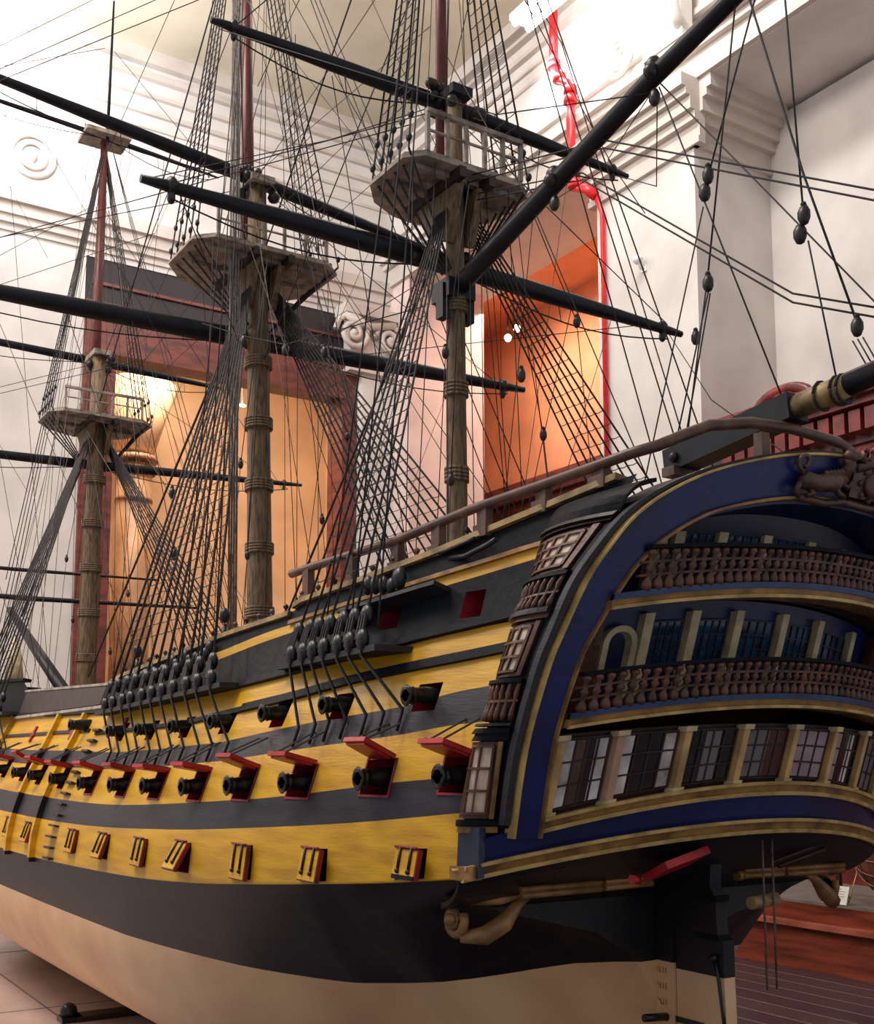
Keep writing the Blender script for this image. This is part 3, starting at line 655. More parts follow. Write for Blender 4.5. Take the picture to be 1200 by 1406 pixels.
# open galleries with balustrades
def gallery(l0, zb, zr, zt, nb, name):
    g = band(name, ship, -l0, l0, lambda l: zb(l)+.16, lambda l: zb(l)+.26, -.3, 1.35, brown, 40)
    band('moulding', g, -l0, l0, zb, lambda l: zb(l)+.16, -.3, .3, gilt, 40); band('gilt_bead', g, -l0, l0, lambda l: zb(l)-.02, lambda l: zb(l)+.04, -.38, -.28, giltlight, 40)
    band('blue_fillet', g, -l0, l0, lambda l: zb(l)+.16, lambda l: zb(l)+.27, -.34, -.22, blueline, 40)
    lt = l0-.1 if l0 > 5 else l0-.5
    band('handrail', g, -lt, lt, lambda l: zr(l)-.07, zr, -.34, -.14, slate, 40)
    for fz in (.36, .68): band('middle_rail', g, -lt-.1, lt+.1, lambda l: zb(l)+.27+(zr(l)-zb(l)-.34)*fz-.02, lambda l: zb(l)+.27+(zr(l)-zb(l)-.34)*fz+.025, -.29, -.2, brown, 40)
    for i in range(nb):
        l = lt-.1-(2*lt-.2)*i/(nb-1); z0_ = zb(l)+.27; h = zr(l)-.07-z0_; mb = MB(); p = [(0, .085), (.1, .1), (.2, .085), (.3, .045), (.37, .06), (.45, .05), (.55, .085), (.63, .05), (.69, .06), (.78, .04), (.9, .085), (1, .07)]
        sw = SI(l, [-5.2, 0, 5.2], [1, 1, 1.25])
        mb.tube([PT(l, z0_+h*a, -.245) for a, _ in p], [r*sw for _, r in p], brown, 7); mb.build('baluster', g)
    return g
gal1 = gallery(5.2, g1b, g1r, g2b, 46, 'stern_gallery'); gal2 = gallery(4.85, g2b, g2r, None, 42, 'stern_gallery')
band('recessed_wall', ship, -5.1, 5.1, lambda l: g1b(l)+.2, lambda l: g2b(l)+.1, 1.25, 1.4, blue, 30)
def ztop2(l):
    l = abs(l); return SI(l, [0, 1.4, 2.5, 3.31, 4.0, 4.35, 4.61, 5], [15.34, 15.28, 15.08, 14.82, 14.37, 13.98, 13.56, 13.2])
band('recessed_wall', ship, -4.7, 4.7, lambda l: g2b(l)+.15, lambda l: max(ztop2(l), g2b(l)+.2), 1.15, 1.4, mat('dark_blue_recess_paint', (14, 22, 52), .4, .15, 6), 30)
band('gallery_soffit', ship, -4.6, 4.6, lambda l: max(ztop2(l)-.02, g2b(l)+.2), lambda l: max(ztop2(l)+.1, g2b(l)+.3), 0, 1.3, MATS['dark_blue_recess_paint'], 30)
band('gallery_end_panel', ship, 4.1, 5.1, lambda l: g1b(l)+.2, g2b, .95, 1.24, brown, 4); band('gallery_end_panel', ship, -5.1, -4.3, lambda l: g1b(l)+.2, g2b, .95, 1.24, brown, 4)
MPL = [3.1, 2.04, .91, -.45, -1.75, -3.27]
for i, l in enumerate(MPL): band('gallery_pilaster', ship, l-.1, l+.1, lambda q: g1b(q)+.25, lambda q: g2b(q)-.12, 1.05, 1.26, ivory, 2)
mb = MB()        # arched ivory doorway surround at the gallery's port end
def PArc(t, v, o):
    a = pi*t; R_ = .24+.12*v; l = 3.62+R_*cos(a)*1.0; z = 12.55+R_*sin(a); return PT(l, z, o)
mb.slab(PArc, 0, 1, 0, 1, 1.05, 1.26, ivory, 12, 1); mb.slab(PT, 3.86, 3.98, g1b, 12.55, 1.05, 1.26, ivory); mb.slab(PT, 3.26, 3.38, g1b, 12.55, 1.05, 1.26, ivory); mb.build('arched_door_surround', ship)
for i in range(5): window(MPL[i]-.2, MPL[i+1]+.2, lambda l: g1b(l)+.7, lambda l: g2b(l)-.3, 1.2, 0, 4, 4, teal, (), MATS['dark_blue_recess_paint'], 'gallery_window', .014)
UPL = [3.28, 2.85, 1.85, .68, -.67, -1.88, -3.0]
for l in UPL: band('gallery_pilaster', ship, l-(.11 if l < 3 else .17), l+(.11 if l < 3 else .17), lambda q: g2b(q)+.3, lambda q: min(ztop2(q)-.05, g2r(q)+.42), 1.0, 1.2, ivory, 2)
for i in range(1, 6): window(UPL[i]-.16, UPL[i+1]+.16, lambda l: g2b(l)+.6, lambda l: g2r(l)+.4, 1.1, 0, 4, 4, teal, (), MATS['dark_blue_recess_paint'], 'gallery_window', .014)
# carved arms on the taffrail
def CP(l, z, o=-.25): return PT(l, z, o)
mb = MB()
mb.slab(PT, -1.05, .15, lambda l: 15.42, lambda l: 16.0, -.34, -.1, carve, 4, 3)
mb.tube([CP(-.95, 15.95, -.3), CP(-.45, 16.12, -.36), CP(.1, 15.95, -.3)], .09, carve, 8)
arms = mb.build('carved_arms', ship)
def beast(sg, c0):
    q = lambda a, z, o=-.3: CP(c0+sg*a, z, o)
    mb = MB(); mb.tube([q(.15, 15.75), q(.5, 15.62, -.36), q(.9, 15.56, -.36), q(1.15, 15.6), q(1.3, 15.5)], [.12, .2, .17, .2, .08], carve, 8)
    mb.tube([q(.2, 15.78), q(.12, 15.98, -.34), q(.2, 16.12, -.34)], [.14, .13, .12], carve, 8); mb.ball(q(.16, 16.15, -.36), .15, carve, 8, (1, 1.1, .9))
    mb.tube([q(.3, 15.7), q(.12, 15.55, -.4), q(.02, 15.68, -.42)], [.07, .06, .05], carve, 6); mb.tube([q(.4, 15.6), q(.3, 15.42, -.4), q(.15, 15.36, -.42)], [.08, .06, .05], carve, 6)
    mb.tube([q(1.1, 15.55), q(1.0, 15.35, -.4), q(1.15, 15.3, -.4)], [.09, .06, .05], carve, 6); mb.tube([q(1.25, 15.6), q(1.4, 15.4, -.36), q(1.3, 15.28, -.36)], [.09, .06, .05], carve, 6)
    mb.tube([q(1.2, 15.65)]+[q(1.28+.14*cos(a)*(1-a/12), 15.92+.14*sin(a)*(1-a/14)) for a in [i*.55-1.5 for i in range(12)]], .045, carve, 6)
    for i in range(6): mb.ball(q(.2+.1*i, 15.86-.02*i, -.34), .07, carve, 6)
    mb.build('carved_beast', arms)
beast(1, .2); beast(-1, -1.1)
mb = MB()
for i in range(5): mb.tube([CP(-.85+i*.2, 16.1, -.32), CP(-.85+i*.2, 16.3, -.32)], [.07, .02], carve, 6); mb.ball(CP(-.85+i*.2, 16.32, -.32), .05, carve, 6)
mb.build('carved_crown', arms)
mb = MB(); mb.tube([CP(1.4, 15.3), CP(.8, 15.22, -.34), CP(.2, 15.33), CP(-.45, 15.25, -.36), CP(-1.1, 15.33), CP(-1.7, 15.2, -.34), CP(-2.3, 15.3)], .08, carve, 6); mb.build('carved_ribbon', arms)
mb = MB(); mb.ball(CP(-.45, 15.7, -.36), .26, carve, 12, (.5, 1, 1.1))
for a in range(8): mb.ball(CP(-.45+.36*cos(a*pi/4), 15.7+.3*sin(a*pi/4), -.34), .07, carve, 6)
mb.build('carved_shield', arms)
# quarter galleries
def lo_(z): return SI(z, [b for _, b in OUT], [a for a, _ in OUT])
def sf(z): return SI(z, [8, 9, 10.6, 11, 12.5, 13.4, 14.7, 15.3, 15.9], [-.8, -.83, -.85, -1.1, -.98, -1.16, -1.3, -1.9, -2.8])
def PQ(side):
    def Q(u, z, o):
        p0 = Vector((sf(z), w(sf(z), z)+.02)); l = lo_(z); p2 = Vector((ST(l, z)+.3, l+.06)); bul = .4 if z < 14.8 else .4*max(0, 1-(z-14.8)/1.0)
        p1 = (p0+p2)/2+Vector((.15, bul+.12))
        p = p0*(1-u)**2+p1*2*u*(1-u)+p2*u*u; d = (p1-p0)*(1-u)+(p2-p1)*u; n = Vector((d.y, -d.x)).normalized()
        if n.y < 0: n = -n
        p = p+n*o; return Vector((p.x, side*p.y, z))
    return Q
for side in (1, -1):
    Q = PQ(side); mb = MB(); mb.slab(Q, 0, 1, 8.0, 14.85, -.12, 0, slate, 8, 14); qg = mb.build('quarter_gallery', ship)
    def qs(name, u0, u1, a, b, o0, o1, m_, nu=8, nv=1):
        mb = MB(); mb.slab(Q, u0, u1, a, b, o0, o1, m_, nu, nv); return mb.build(name, qg)
    for z, h, p, m_ in ((8.0, .12, .14, gilt), (8.12, .05, .2, giltlight), (8.85, .12, .12, gilt), (8.97, .12, .16, slate), (10.62, .14, .14, slate), (10.76, .1, .22, slate), (10.9, .05, .26, charcoal), (11.72, .07, .2, slate), (11.35, .05, .14, brown), (12.92, .1, .12, brown), (13.02, .1, .22, charcoal), (13.38, .04, .14, brown), (13.72, .07, .2, slate), (14.72, .08, .12, dbrown), (14.8, .08, .2, dbrown)):
        qs('gallery_moulding', 0, 1, z, z+h, 0, p, m_)
    for z0_, z1_, nc, nr in ((9.12, 10.6, 3, 3), (11.85, 12.88, 4, 3), (13.85, 14.68, 4, 3)):
        u0_, u1_ = .12, .82; mb = MB(); f = MB()
        qs('window_surround', .04, .92, z0_, z1_, 0, .03, brown)
        for k in range(nc+1): u = u0_+(u1_-u0_)*k/nc; f.slab(Q, u-.018, u+.018, z0_+.1, z1_-.08, .03, .09, brown, 1, 1)
        for k in range(nr+1): z = z0_+.1+(z1_-z0_-.18)*k/nr; f.slab(Q, u0_, u1_, z-.025, z+.025, .03, .09, brown, 6, 1)
        f.build('side_window', qg)
        qs('side_pane', u0_, u1_, z0_+.1, z1_-.08, .03, .045, sideglass)
        for u in (.06, .88): qs('window_post', u, u+.06, z0_, z1_, .03, .12, gilt if z0_ < 10 else brown, 1)
    for zb_, zt_, nb in ((11.0, 11.72, 9), (13.12, 13.72, 10)):
        qs('balustrade_back', 0, 1, zb_, zt_, 0, .02, dbrown)
        for i in range(nb):
            u = .04+.92*i/(nb-1); mb = MB(); h = zt_-zb_; mb.tube([Q(u, zb_+h*a, .12) for a in (0, .15, .3, .45, .55, .7, .85, 1)], [.05, .07, .05, .03, .03, .06, .045, .05], brown, 6); mb.build('side_baluster', qg)
    mb = MB()     # domed roof
    def QR(u, v, o):
        p = Q(u, 14.88+v*1.0, 0); q0 = Q(u, 14.88, .15); t_ = v; y_in = side*(w(sf(14.9), 15.2)-.1)
        return Vector((q0.x+(-.9)*t_*.6, q0.y+(y_in-q0.y)*(1-cos(t_*pi/2)), 14.88+.55*sin(t_*pi/2)+o))
    mb.slab(QR, 0, 1, 0, 1, -.05, .03, slate, 8, 6); mb.build('gallery_roof', qg)
hull_strip('quarter_panel', -1.3, -.76, 8.0, 8.95, .13, mat('slate_blue_panel_paint', (30, 44, 66), .4, .12, 6), 3)
hull_strip('quarter_moulding', -1.25, -.66, 7.96, 8.2, .22, gilt, 3)
# trims below the quarter
scm = mat('tan_carved_scroll', (140, 104, 62), .4, .2, 10)
for side in (1, -1):
    mb = MB()
    mb.tube([Vector((.3+.34*(1-i/22)*cos(i*.5+2.6), side*(5.72+.004*i), 7.0+.34*(1-i/22)*sin(i*.5+2.6))) for i in range(18)], .1, scm, 8)
    mb.tube([(.15, side*5.7, 6.68), (-.2, side*5.35, 6.72), (-.3, side*4.95, 6.95), (-.3, side*4.6, 7.3), (-.3, side*4.2, 7.5)], [.12, .2, .2, .12, .05], scm, 10)
    mb.tube([(.1, side*5.5, 7.35), (-.3, side*5.0, 7.42), (-.35, side*4.3, 7.55)], [.06, .1, .07], scm, 8)
    mb.ball((.25, side*5.7, 7.02), .2, slate, 12); mb.ball((.2, side*5.92, 7.04), .13, scm, 10); mb.build('scroll_bracket', ship)
    for l0_, l1_, z_ in ((4.95, 2.86, 7.67), (2.76, 1.42, 7.7)):
        mb = MB()
        for dz in (0, -.12): mb.tube([(-.9, side*l0_, z_+dz), (-.9, side*l1_, z_+.02+dz)], .07, gilt, 6)
        mb.build('counter_trim', ship)
mb = MB(); d1 = Vector((0, -.975, .22)).normalized(); d2 = Vector((-.9, 0, .43)).normalized()
mb.box((-2.1, 1.85, 8.12), (1.25, .75, .16), red, (d1, d2, d1.cross(d2))); mb.tube([(-1.75, 2.6, 7.8), (-1.9, 2.9, 7.85)], .1, red, 6); mb.build('stern_port_lid', ship)
mb = MB()
for a, b in (((-1.6, -1.6, 7.95), (-1.9, -3.0, 8.35)), ((-1.6, -1.8, 7.85), (-1.85, -3.1, 8.2))): mb.tube([a, b], .05, dbrown, 6)
mb.tube([(-.8, -1.3, 7.6), (-.8, -3.6, 7.8)], .12, gilt, 8); mb.build('tackle_bar', ship)
# rudder and sternpost
mb = MB(); mb.bx((-.25, -.22, .35), (.34, .22, 5.72), cream); mb.build('sternpost', ship)
mb = MB(); mb.prism([(-.25, -.24, 5.72), (.3, -.24, 5.72), (.25, -.24, 7.8), (-.9, -.24, 7.9), (-.3, -.24, 7)], (0, .48, 0), black); mb.build('upper_sternpost', ship)
mb = MB(); mb.prism([(-.28, -.17, 5.6), (-.28, -.17, 8.3), (-1.45, -.17, 8.4), (-1.38, -.17, 7.52), (-1.52, -.17, 7.27), (-1.57, -.17, 6.46), (-1.72, -.17, 6.38), (-1.72, -.17, 5.6)], (0, .34, 0), black); rud = mb.build('rudder', ship)
mb = MB(); mb.prism([(-.28, -.16, .4), (-.28, -.16, 5.6), (-1.72, -.16, 5.6), (-1.85, -.16, .4)], (0, .32, 0), cream); mb.build('rudder_blade', rud)
for z in (7.25, 6.42):
    mb = MB(); mb.bx((-1.6, -.2, z-.06), (-.9, .2, z+.06), slate); mb.build('rudder_step', rud)
for z in (4.5, 2.6):
    mb = MB(); mb.bx((-1.1, -.2, z-.06), (.3, .2, z+.06), iron); mb.tube([(0, .2, z), (0, .9, z+.05)], .09, iron, 8); mb.build('pintle_strap', rud)
mb = MB(); mb.tube([(-1.5, .22, 6.0), (-1.62, .24, 5.6), (-1.72, .24, 4.9), (-1.78, .24, 4.5)], .04, iron, 6); mb.ball((-1.5, .24, 6.0), .1, iron, 8); mb.build('rudder_chain', rud)
mb = MB()
for i, z in enumerate((5.45, 5.1, 4.75, 4.4)):
    for q in range(3): mb.bx((-.02+q*.09, .22, z), (.0+q*.09, .235, z+.13), gilt)
    mb.tube([(.2-.05*i, .23, z), (.26, .23, z+.13)], .012, gilt, 4)
mb.build('draft_mark', ship)
mb = MB(); mb.tube([(-2.2, -.2, 7.2), (-2.2, -1.0, 7.25)], .14, bamboo, 10); mb.build('rope_fairlead', ship)
for y in (-.45, -.75):
    mb = MB(); mb.tube([(-2.35, y, 8.6), (-2.35, y, 5.4)], .025, rope, 5); mb.build('hanging_rope', ship)
# cradle under the hull
cr = thing('cradle_block', 'dark rounded wooden cradle block under the bow half of the hull, lower left', 'cradle', (3.98, .84, 0))
mb = MB(); mb.bx((-.07, -.5, 0), (.07, .02, .03), dbrown); mb.build('beam', cr, 1)
mb = MB(); mb.ball((0, .05, .055), .05, iron, 10, (1.2, 1, 1)); mb.bx((-.06, -.02, 0), (.06, .1, .03), iron); mb.build('end_knob', cr, 1)

# ------------------------------------------------------------------ poop rail, boom
hp = [(8.6, 5.6, 15.3), (7.8, 5.6, 15.32), (3.6, 5.25, 15.45), (.9, 4.85, 15.78), (-1.2, 4.45, 15.97), (-2.7, 4.2, 16.1), (-3.4, 4.05, 16.18), (-3.8, 3.7, 16.3), (-3.9, 3.1, 16.58), (-3.9, 2.4, 16.88), (-3.92, 1.2, 17.12), (-3.95, 0, 17.18), (-3.92, -1.5, 17.12), (-3.9, -3.0, 16.6), (-3.4, -4.05, 16.18), (-2.7, -4.2, 16.1), (.9, -4.85, 15.78), (3.6, -5.25, 15.45), (8.6, -5.6, 15.3)]
mb = MB(); mb.tube(hp, .12, railw, 8); rl = mb.build('poop_rail', ship)
for s, y in ((7.6, 5.6), (5.4, 5.45), (3.6, 5.2), (2.1, 5.0), (.6, 4.75), (-1.06, 4.4), (-2.6, 4.15)):
    for sd in (1, -1):
        mb = MB(); z1_ = I(s, [-2.7, -1.2, .9, 3.6, 8.6], [16.1, 15.97, 15.78, 15.45, 15.3]); yy = sd*(y-.02); mb.box((s, yy, (zc('rail', s)+z1_)/2), (.34, .2, z1_-zc('rail', s)), railw); mb.bx((s-.24, yy-.16, zc('rail', s)-.05), (s+.24, yy+.16, zc('rail', s)+.22), railw); mb.build('rail_post', rl)
for y in (.9, -1.4, -3.0):
    mb = MB(); mb.box((-3.9, y, 16.35), (.22, .24, 1.2), railw); mb.build('rail_post', rl)
def cube_spar(a, b, r, m, mb):
    a, b = Vector(a), Vector(b); d = (b-a).normalized(); sdv = d.cross(Vector((0, 0, 1))).normalized(); mb.box((a+b)/2, ((b-a).length, r*2, r*1.9), m, (d, sdv, sdv.cross(d)))
mb = MB(); cube_spar((-.4, 0, 17.2), (-4.1, 0, 17.62), .3, spar, mb); bo = mb.build('boom', ship)
mb = MB(); mb.tube([(-4.0, 0, 17.6), (-4.6, 0, 17.66), (-5.45, 0, 17.74)], [.25, .27, .24], bamboo, 12); mb.build('boom_pole', bo)
mb = MB(); mb.tube([(-5.4, 0, 17.74), (-9.5, 0, 18.1)], [.25, .2], spar, 12); mb.build('boom_end', bo)
mb = MB()
for s in (-4.75, -5.15, -5.3): mb.tube([(s, .3*cos(a), 17.67+.3*sin(a)) for a in [i*pi/6 for i in range(13)]], .035, tar, 5)
mb.build('boom_lashing', bo)
mb = MB(); mb.box((-.7, 0, 15.9), (.3, .35, 2.3), railw); mb.box((-.7, 0, 16.9), (.4, .9, .22), railw)
for i in range(7): mb.ball((-.9+.3*random.random(), -.5+random.random(), 17.2+.3*random.random()), .13, block, 6)
mb.build('boom_crutch', ship)

# ------------------------------------------------------------------ masts
MAST = {'mizzen': dict(s=8.8, z0=13, zt=28.2, zc=31.3, head=46, W=2.35, r=.36, ch=(2.5, 6.8, 6.65, 12.58, 7), tilt=.008),
        'main': dict(s=23.4, z0=11, zt=31.45, zc=35.3, head=54, W=3.35, r=.56, ch=(10.2, 21.2, 7.15, 12.0, 11), tilt=.06),
        'fore': dict(s=48.7, z0=12, zt=30.5, zc=34.8, head=49.2, W=3.1, r=.62, ch=(36.8, 46.2, 7.25, 12.3, 9), tilt=-.02)}
def mpos(M, z, fwd=0): return Vector((M['s']+M['tilt']*(z-15)+fwd, 0, z))
def rat(parent, tops, feets, dz, zlo, zhi, name='ratlines', r=.018):
    mb = MB(); n = int((zhi-zlo)/dz)
    for i in range(n):
        z = zlo+dz*i; pts = []
        for a, b in zip(tops, feets):
            t = (z-b.z)/(a.z-b.z); pts.append(b.lerp(a, t)+Vector((0, 0, random.uniform(-.02, .02))))
        for p, q in zip(pts, pts[1:]): mb.tube([p, (p+q)/2-Vector((0, 0, .03)), q], r, tar, 3, False)
    o = mb.build(name, parent); o['kind'] = 'stuff'; return o
for nm, M in MAST.items():
    zt, zcap, W_ = M['zt'], M['zc'], M['W']
    mb = MB(); zs = [M['z0']+(zt-2-M['z0'])*i/6 for i in range(7)]
    mb.tube([mpos(M, z) for z in zs]+[mpos(M, zt), mpos(M, zcap)], [M['r']*(1-.2*i/6) for i in range(7)]+[M['r']*.8, M['r']*.68], mastw, 16); ma = mb.build('mast', ship)
    z = 16.0
    while z < zt-3:
        mb = MB()
        for q in range(4): mb.tube([mpos(M, z+q*.12-.05), mpos(M, z+q*.12+.05)], M['r']*1.08, mastw if nm != 'fore' else mastw, 14)
        mb.build('mast_hoop', ma); z += 2.7
    # fighting top
    c = mpos(M, zt); k = W_/2.35
    poly = [(-1.2*k, W_*.78), (-1.2*k, -W_*.78), (-.7*k, -W_), (1.3*k, -W_), (2.2*k, -W_*.72), (2.7*k, -W_*.3), (2.8*k, 0), (2.7*k, W_*.3), (2.2*k, W_*.72), (1.3*k, W_), (-.7*k, W_)]
    mb = MB(); mb.prism([c+Vector((a, b, 0)) for a, b in poly], (0, 0, .1), topw); mb.prism([c+Vector((a*.97, b*.97, .1)) for a, b in poly], (0, 0, .12), topw)
    tp = mb.build('fighting_top', ma)
    mb = MB()
    for y in (-.55, .55): mb.bx((c.x-1.3*k, y*k-.12, zt-.35), (c.x+1.9*k, y*k+.12, zt), dbrown)
    for x in (-.6, .7): mb.bx((c.x+x*k-.12, -W_*.8, zt-.16), (c.x+x*k+.12, W_*.8, zt-.01), topw)
    for y in (-1, 1): mb.prism([(c.x-.9*k, y*.4*k-.15, zt-.3), (c.x+1.5*k, y*.4*k-.15, zt-.3), (c.x+.6*k, y*.4*k-.15, zt-1.6), (c.x-.3*k, y*.4*k-.15, zt-2.0)], (0, .3, 0), mastw)
    mb.build('trestle_trees', ma)
    mb = MB(); n = 6; xr = c.x-1.15*k
    for i in range(n): y = -W_*.74+2*W_*.74*i/(n-1); mb.bx((xr-.06, y-.06, zt+.2), (xr+.06, y+.06, zt+1.45), topw)
    mb.bx((xr-.09, -W_*.76, zt+1.42), (xr+.09, W_*.76, zt+1.56), topw); mb.bx((xr-.04, -W_*.76, zt+.85), (xr+.04, W_*.76, zt+.91), topw); mb.build('top_railing', ma)
    mb = MB(); mb.bx((mpos(M, zcap).x-.5*k, -.38*k, zcap-.15), (mpos(M, zcap).x+1.2*k, .38*k, zcap+.15), spar if nm == 'mizzen' else topw)
    for i in range(6): mb.ball((mpos(M, zcap).x+random.uniform(-.7, 1), random.uniform(-.7, .7), zcap+random.uniform(-.9, .1)), .2*k, block, 7)
    mb.build('mast_cap', ma)
    mb = MB(); mb.tube([mpos(M, zt-.6, .75*k), mpos(M, zcap+4, .75*k), mpos(M, M['head'], .75*k)], [M['r']*.6, M['r']*.5, M['r']*.36], topm, 12); mb.build('topmast', ma)
    if nm == 'fore':
        mb = MB(); mb.tube([mpos(M, 48.5, .4), mpos(M, 58, .2)], [.12, .06], spar, 8); mb.build('topgallant_mast', ma)
        mb = MB(); mb.bx((M['s']-.8, -1.4, 49), (M['s']+1.4, 1.4, 49.25), topw)
        for y in (-1.3, -.5, .5, 1.3): mb.tube([(M['s'], y, 49.2), (M['s'], y, 49.7)], .05, topw, 5)
        mb.build('crosstrees', ma)
    # channel, deadeyes, chains, lower shrouds
    a, b, L, zch, n = M['ch']; dz_ = {'mizzen': -.02, 'main': -.035, 'fore': .0}[nm]
    zf = lambda s: zch+dz_*(s-(a+b)/2)
    for sd in (1, -1):
        mb = MB(); base = []
        for s in [a-.4+(b-a+.8)*i/10 for i in range(11)]: base.append((s, sd*L, zf(s)))
        poly = base+[(s, sd*(w(s, zf(s))-.1), z) for s, _, z in base[::-1]]
        mb.prism(poly, (0, 0, .14), slate, charcoal); mb.build('channel', ship)
        tops, feets = [], []
        for i in range(n):
            s = a+(b-a)*(i+.3)/n+(random.uniform(-.1, .1)); z = zf(s)
            lo = Vector((s, sd*(L-.03), z+.3)); up = Vector((s+.02, sd*(L-.22), z+1.3)); tt = mpos(M, zt-.9)+Vector((-.35+.7*i/n, sd*.5, 0))
            up = lo.lerp(tt, .68/(tt-lo).length)+Vector((0, 0, 0))
            if sd == 1:
                for p in (lo, up):
                    mb = MB(); mb.ball(p, .23, deadm, 9, (1, .6, 1.15)); mb.build('deadeye', ship)
                mb = MB()
                for q in (-.12, 0, .12): mb.tube([lo+Vector((q, .1, 0)), up+Vector((q, .1, 0))], .04, tar, 4)
                mb.build('lanyard', ship)
                mb = MB(); ao = 1.1 if nm == 'mizzen' else 1.7; zb_ = zc('y1b', s)-.25; mb.tube([(s, L+.03, z+.3), (s, L, z-.05), (s-ao, w(s-ao, zb_+.27)+.1, zb_+.27), (s-ao, w(s-ao, zb_-.2)+.06, zb_-.2)], .04, iron, 5); mb.build('chain_plate', ship)
            mb = MB(); mb.tube([up, tt], .045 if nm != 'mizzen' else .032, tar, 5); mb.build('shroud', ship); tops.append(tt); feets.append(up)
        rat(ship, tops, feets, .42, zf(a)+2.2, zt-2.6)
        # futtock shrouds and topmast shrouds
        ft, tf = [], []; hd_ = mpos(M, M['head']-1.2, .75*k)
        for i in range(5):
            p = c+Vector((-.9*k+.55*k*i, sd*(W_-.1), .25)); q = mpos(M, zt-2.9)+Vector((-.3+.12*i, sd*M['r'], 0)); mb = MB(); mb.tube([p, q], .045, tar, 4); mb.build('futtock_shroud', ship)
            de = p+Vector((0, 0, .35)); d2 = p.lerp(hd_, .06)+Vector((0, 0, .2)); mb = MB()
            for x in (de, d2): mb.ball(x, .13, deadm, 8, (1, .7, 1.1))
            mb.tube([p, d2], .035, tar, 4); mb.build('top_deadeye', ship)
            mb = MB(); mb.tube([d2, hd_+Vector((-.2+.1*i, sd*.15, 0))], .034, tar, 5); mb.build('topmast_shroud', ship); tf.append(d2); ft.append(hd_+Vector((-.2+.1*i, sd*.15, 0)))
        rat(ship, ft, tf, .42, zt+2.0, M['head']-4)

# ------------------------------------------------------------------ yards and gaff
def yard(s, z, lA, zA, lB, zB, r, m=spar):
    C0 = Vector((s, 0, z)); A = Vector((s, lA, zA)); B_ = Vector((s, lB, zB)); mb = MB()
    mb.tube([A, A.lerp(C0, .08), A.lerp(C0, .5), C0, B_.lerp(C0, .5), B_.lerp(C0, .08), B_], [r*.35, r*.5, r*.85, r, r*.85, r*.5, r*.35], m, 12); y = mb.build('yard', ship)
    for e, c in ((A, .1), (B_, .1)):
        mb = MB(); p = e.lerp(C0, .09); mb.ball(p+Vector((0, 0, .05)), r*.75, block, 8, (1, .8, 1)); mb.ball(p-Vector((0, 0, r*.9)), r*.55, block, 8, (.8, .7, 1.2)); mb.build('yardarm_block', y)
    for i in range(7): mb = MB(); mb.ball(C0+Vector((random.uniform(-.5, .2), random.uniform(-1.1, 1.1), random.uniform(-.1, .3))), r*random.uniform(.55, .8), block, 7); mb.build('sling_block', y)
    mb = MB()       # foot rope
    for e in (A, B_):
        pts = [e.lerp(C0, t)+Vector((-.2, 0, -.25-.7*sin(pi*min(1, t*1.05)))) for t in [.08+.9*i/10 for i in range(11)]]; mb.tube(pts, .028, tar, 4)
        for t in (.3, .55, .8): p = e.lerp(C0, t); mb.tube([p, p+Vector((-.2, 0, -.25-.7*sin(pi*t)))], .02, tar, 3)
    mb.build('foot_rope', y); return y
yard(9.75, 31.5, 7.9, 31.5, -8.1, 31.3, .27)
yard(9.75, 26.05, 9.8, 26.1, -10.6, 25.85, .33)
yard(24.7, 35.5, 13.5, 36.9, -9.2, 34.5, .3)
yard(24.7, 28.2, 16.0, 27.9, -14.6, 28.6, .42)
yard(50.1, 34.95, 13, 35.2, -8.6, 34.7, .26)
yard(50.1, 28.3, 15, 28.0, -14.6, 28.9, .3)
yard(48.9, 49.25, 12, 49.9, -7.6, 48.7, .16)
mb = MB(); mb.tube([(8.9, 0, 24.75), (8.0, 0, 25.05), (0, 0, 27.15), (-4.2, 0, 28.0), (-6.5, 0, 28.6)], [.27, .3, .24, .2, .18], spar, 14); gf = mb.build('gaff', ship)
mb = MB(); mb.box((9.0, 0, 24.75), (1.0, 1.0, .6), spar); mb.box((8.9, .45, 24.35), (.4, .28, 1.1), spar); mb.box((8.9, -.45, 24.35), (.4, .28, 1.1), spar); mb.build('gaff_jaws', gf)
for s in (-.1, 3.9):
    z = 24.75+(9-s)*.265; mb = MB(); mb.ball((s, .0, z+.3), .24, block, 8); mb.ball((s-.15, .25, z), .2, block, 8); mb.ball((s, 0, z-.55), .17, block, 8, (1, .8, 1.4)); mb.build('gaff_block', gf)

# ------------------------------------------------------------------ running and standing rigging
def ln(name, pts, r=.03, m=tar):
    mb = MB(); mb.tube(pts, r*.68, m, 5); return mb.build(name, ship)
def blk(p, r=.24, name='block', two=False):
    mb = MB(); r = r*.72; p = Vector(p); mb.ball(p, r, block, 9, (.8, .7, 1.25))
    if two: mb.ball(p+Vector((.12, 0, -r*2)), r*1.05, block, 9, (.8, .7, 1.2))
    mb.ball(p+Vector((0, 0, r*1.25)), r*.4, tar, 6); return mb.build(name, ship)
